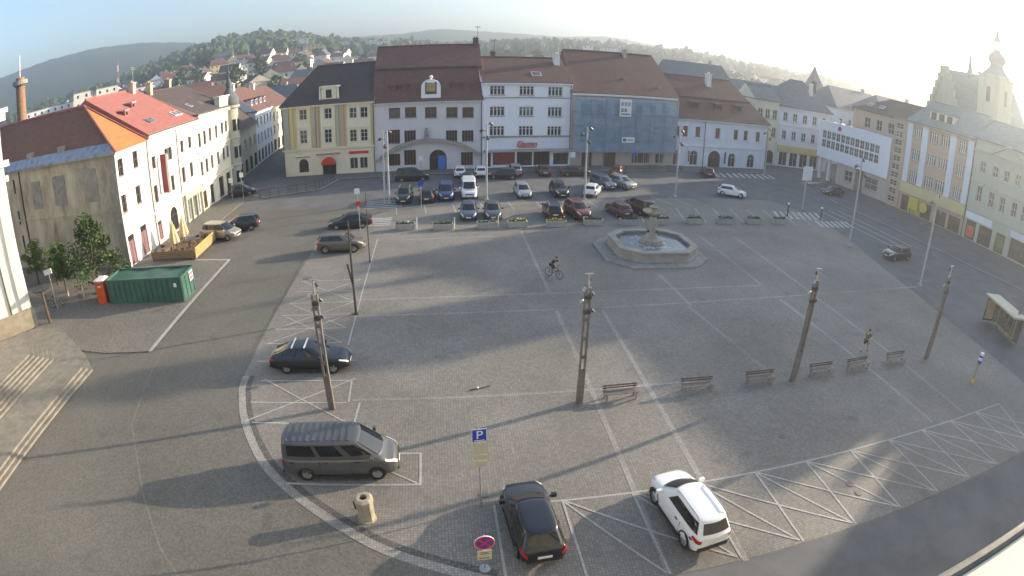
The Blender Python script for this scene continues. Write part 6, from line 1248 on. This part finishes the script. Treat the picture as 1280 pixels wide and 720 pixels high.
for az, r, w_, d_, h_, wk, lb, fl, nm in ((-40.0, 300, 34, 12, 17, 2, 'long pale grey apartment block right of the brick chimney', 5, B_), (-37.0, 285, 9, 12, 20, 0, 'narrow white end block beside the long grey apartment block', 5, B_), (-34.3, 300, 12, 12, 19, 0, 'white block rising just over the orange roof', 5, B_), (-31.5, 330, 26, 10, 13, 2, 'grey block behind the bright red roof', 4, B_),
    (-13.0, 500, 17, 13, 13, 3, 'sunlit yellow apartment block on the slope left of the lilac house roof', 4, B_), (-9.2, 640, 58, 13, 13, 2, 'long grey slab block under the forest, left of the lilac house roof', 4, B_), (-6.3, 600, 20, 14, 16, 2, 'grey green block meeting the left end of the lilac house roof', 5, B_), (-7.6, 430, 26, 12, 8, 0, 'white low building with a pale roof above the yellow house roof', 2, B_),
    (14.2, 560, 10, 12, 13, 0, 'left white block poking over the netting house roof', 4, B_), (16.3, 560, 17, 12, 12, 0, 'right white block poking over the netting house roof', 4, B_), (-16.5, 560, 60, 12, 11, 2, 'long grey slab block half way up the left forest hill', 4, B_)):
    far_house(az, r, w_, d_, h_, 0, wk, 3, 0, lb, None, True, fl, nm, 'building')
for az, r, w_, d_, h_, rh, wk, rk, rot, lb in ((24.6, 165, 24, 14, 12.5, 7.5, 2, 3, .2, 'big house with a dark slate roof directly behind the arcaded house'), (29.3, 168, 20, 13, 12.5, 4.2, 3, 3, .35, 'yellow house with a grey roof behind the right end of the arcaded house'), (32.3, 150, 22, 13, 12.0, 4.6, 3, 3, .45, 'house with a dark grey roof behind the cream yellow house'), (-20.5, 170, 20, 12, 7, 5, 4, 0, .3, 'red roofed house beyond the bluish white house with dormers'), (-17.2, 185, 24, 12, 7, 5, 0, 3, -.4, 'house with a long pale metal roof left of the yellow house'), (-14.4, 210, 18, 11, 7, 5, 1, 0, .2, 'red roofed cream house just above the pale metal roof'), (-24.6, 200, 22, 12, 9, 5, 1, 1, .2, 'brown roofed cream house left of the turret dome'), (-28.6, 190, 20, 12, 10, 5, 0, 0, .1, 'red roofed white house behind the cream house chimneys'), (40.8, 150, 26, 13, 14, 5, 2, 3, .9, 'long slate roofed house behind the tan block of the office'), (45.6, 150, 24, 13, 14.5, 4.5, 2, 3, .9, 'slate roofed house left of the stepped church gable')):
    far_house(az, r, w_, d_, h_, rh, wk, rk, rot, lb)
o = thing('spired_chapel', 'small chapel turret with a pointed spire behind the slate blue hip roof', 'church', (*pol(37.0, 190), 0)); b = MB(); b.box(-3, 3, -3, 3, 0, 17); b.build('tower', M_tan, o); b = MB(); b.lathe([(4.4, 17), (3.0, 18.5), (1.6, 21), (.1, 24.6)], 4, a0=.78); b.build('spire', T_slate, o)
o = thing('brick_chimney', 'round brick factory chimney with a ringed crown and antenna', 'chimney', (-89.8, 94, 0)); b = MB(); b.lathe([(1.45, 0), (1.15, 24.2), (1.45, 24.5), (1.45, 25.2), (1.15, 25.4), (1.15, 26.2)], 18); b.build('stack', mat('chimney_brick', (.20, .115, .07), .9, (.29, .17, .105), 2), o, smooth=40); b = MB(); b.tube((0, 0, 26), (0, 0, 31), .12); b.build('antenna', M_metal, o); b = MB(); b.lathe([(1.6, 24.6), (1.9, 24.7), (1.9, 25.6), (1.8, 25.6)], 18); b.build('ring', M_dstone, o)
o = thing('lattice_mast', 'thin red and white radio mast below the far left hill', 'mast', (*pol(-33.1, 600), gz(-33.1, 600)-.5))
for k in range(6):
    b = MB(); z0, z1 = k*6.0, k*6.0+5.95; q0, q1 = 1.5-.2*k, 1.5-.2*(k+1)
    for sx, sy in ((1, 1), (1, -1), (-1, 1), (-1, -1)): b.tube((q0*sx, q0*sy, z0), (q1*sx, q1*sy, z1), .16); b.tube((q0*sx, q0*sy, z0), (-q1*sx, q1*sy, z1), .09)
    b.build('lattice_section', M_red if k % 2 else M_signwhite, o)
# ---- forest on the hills: one mass of crowns
rf_ = np.random.default_rng(5)
bm = bmesh.new(); bmesh.ops.create_icosphere(bm, subdivisions=2, radius=1); bv = np.array([v.co[:] for v in bm.verts]); bf = np.array([[v.index for v in f.verts] for f in bm.faces]); bm.free()
VV, FF = [], []; k = 0
for i in range(4200):
    az = rf_.uniform(-46, 62); r = rf_.uniform(520, 850)
    lo = 590 if az > -11 else 520
    if az < -31: lo = 640
    if r < lo: continue
    if rf_.random() < .12: continue
    R_ = rf_.uniform(4.0, 7.0); Hh = rf_.uniform(9, 15)*(1.25 if rf_.random() < .12 else 1); x, y = pol(az, r); con = rf_.random() < .25
    v = bv*(1+rf_.normal(0, .16, (len(bv), 1))); s = np.array([R_*(.55 if con else 1)]*2+[Hh/2]); v = v*s
    if con: v[:, :2] *= np.clip(1.1-(v[:, 2:3]/Hh+.5), .12, 1)*1.25
    VV.append(v+np.array([x, y, gz(az, r)+Hh*.46])); FF.append(bf+k); k += len(bv)
VV = np.concatenate(VV); FF = np.concatenate(FF)
me = bpy.data.meshes.new('forest'); me.from_pydata(VV.tolist(), [], FF.tolist()); me.materials.append(mat('forest_green', (.026, .048, .014), .9, (.075, .11, .034), .09, bump=.8, bscale=.6))
tag(link('forest', me), 'dark green forest covering the hills behind the town', 'forest', kind='stuff')
# ---- drop far things nothing of which shows, then name the rest by their place in line
bpy.context.view_layer.update(); dg = bpy.context.evaluated_depsgraph_get()
far = [o for o in COL.objects if str(o.get('label', '')).startswith('@')]
def root_of(o):
    while o.parent: o = o.parent
    return o
def shows(o):
    crown = [c for c in o.children if c.name.startswith(('crown', 'wall', 'roof'))]
    for c in crown:
        bb = [c.matrix_world @ Vector(q) for q in c.bound_box]; lo, hi = Vector([min(q[k] for q in bb) for k in range(3)]), Vector([max(q[k] for q in bb) for k in range(3)])
        for fx in (.25, .5, .75):
            for fz in (.3, .6, .92):
                pt = Vector((lo.x+(hi.x-lo.x)*fx, lo.y+(hi.y-lo.y)*(fx if fz < .5 else .5), lo.z+(hi.z-lo.z)*fz))
                for ex in (0, 3.5, -3.5):
                    org = Vector((ex, 0, EYE)); d = pt-org; L = d.length; d.normalize(); ok, p_, n__, i__, ob, m__ = S.ray_cast(dg, org+d*1.2, d, distance=L*1.02)
                    if ok and (root_of(ob) == o or (p_-org).length > L*.985): return True
    return False
groups = {}
for o in far:
    _, kind_, where, az = o['label'].split('@')
    if not shows(o):
        for c in list(o.children_recursive)+[o]: bpy.data.objects.remove(c)
        continue
    groups.setdefault((kind_, where), []).append((float(az), o))
ORD = 'first second third fourth fifth sixth seventh eighth ninth tenth eleventh twelfth thirteenth fourteenth fifteenth sixteenth seventeenth eighteenth nineteenth twentieth'.split()
for (kind_, where), L_s in groups.items():
    L_s.sort(key=lambda t: t[0])
    for i, (az, o) in enumerate(L_s):
        o['label'] = (kind_+' '+where) if len(L_s) == 1 else (ORD[i] if i < 20 else 'far')+' '+kind_+' from the left '+where
# ---- air haze, thickened so its scatter also stands in for lens glare
hz = MB(); hz.box(-5300, 5300, -5300, 5300, -6, 172); M_haze = bpy.data.materials.new('haze'); M_haze.use_nodes = True; n_ = M_haze.node_tree.nodes; n_.remove(n_['Principled BSDF'])
pv = n_.new('ShaderNodeVolumePrincipled'); pv.inputs['Color'].default_value = (.86, .92, 1, 1); pv.inputs['Density'].default_value = HAZE; pv.inputs['Anisotropy'].default_value = HAZE_G
M_haze.node_tree.links.new(pv.outputs[0], n_['Material Output'].inputs['Volume']); tag(hz.build('haze', M_haze), kind='stuff')
bpy.context.view_layer.update()
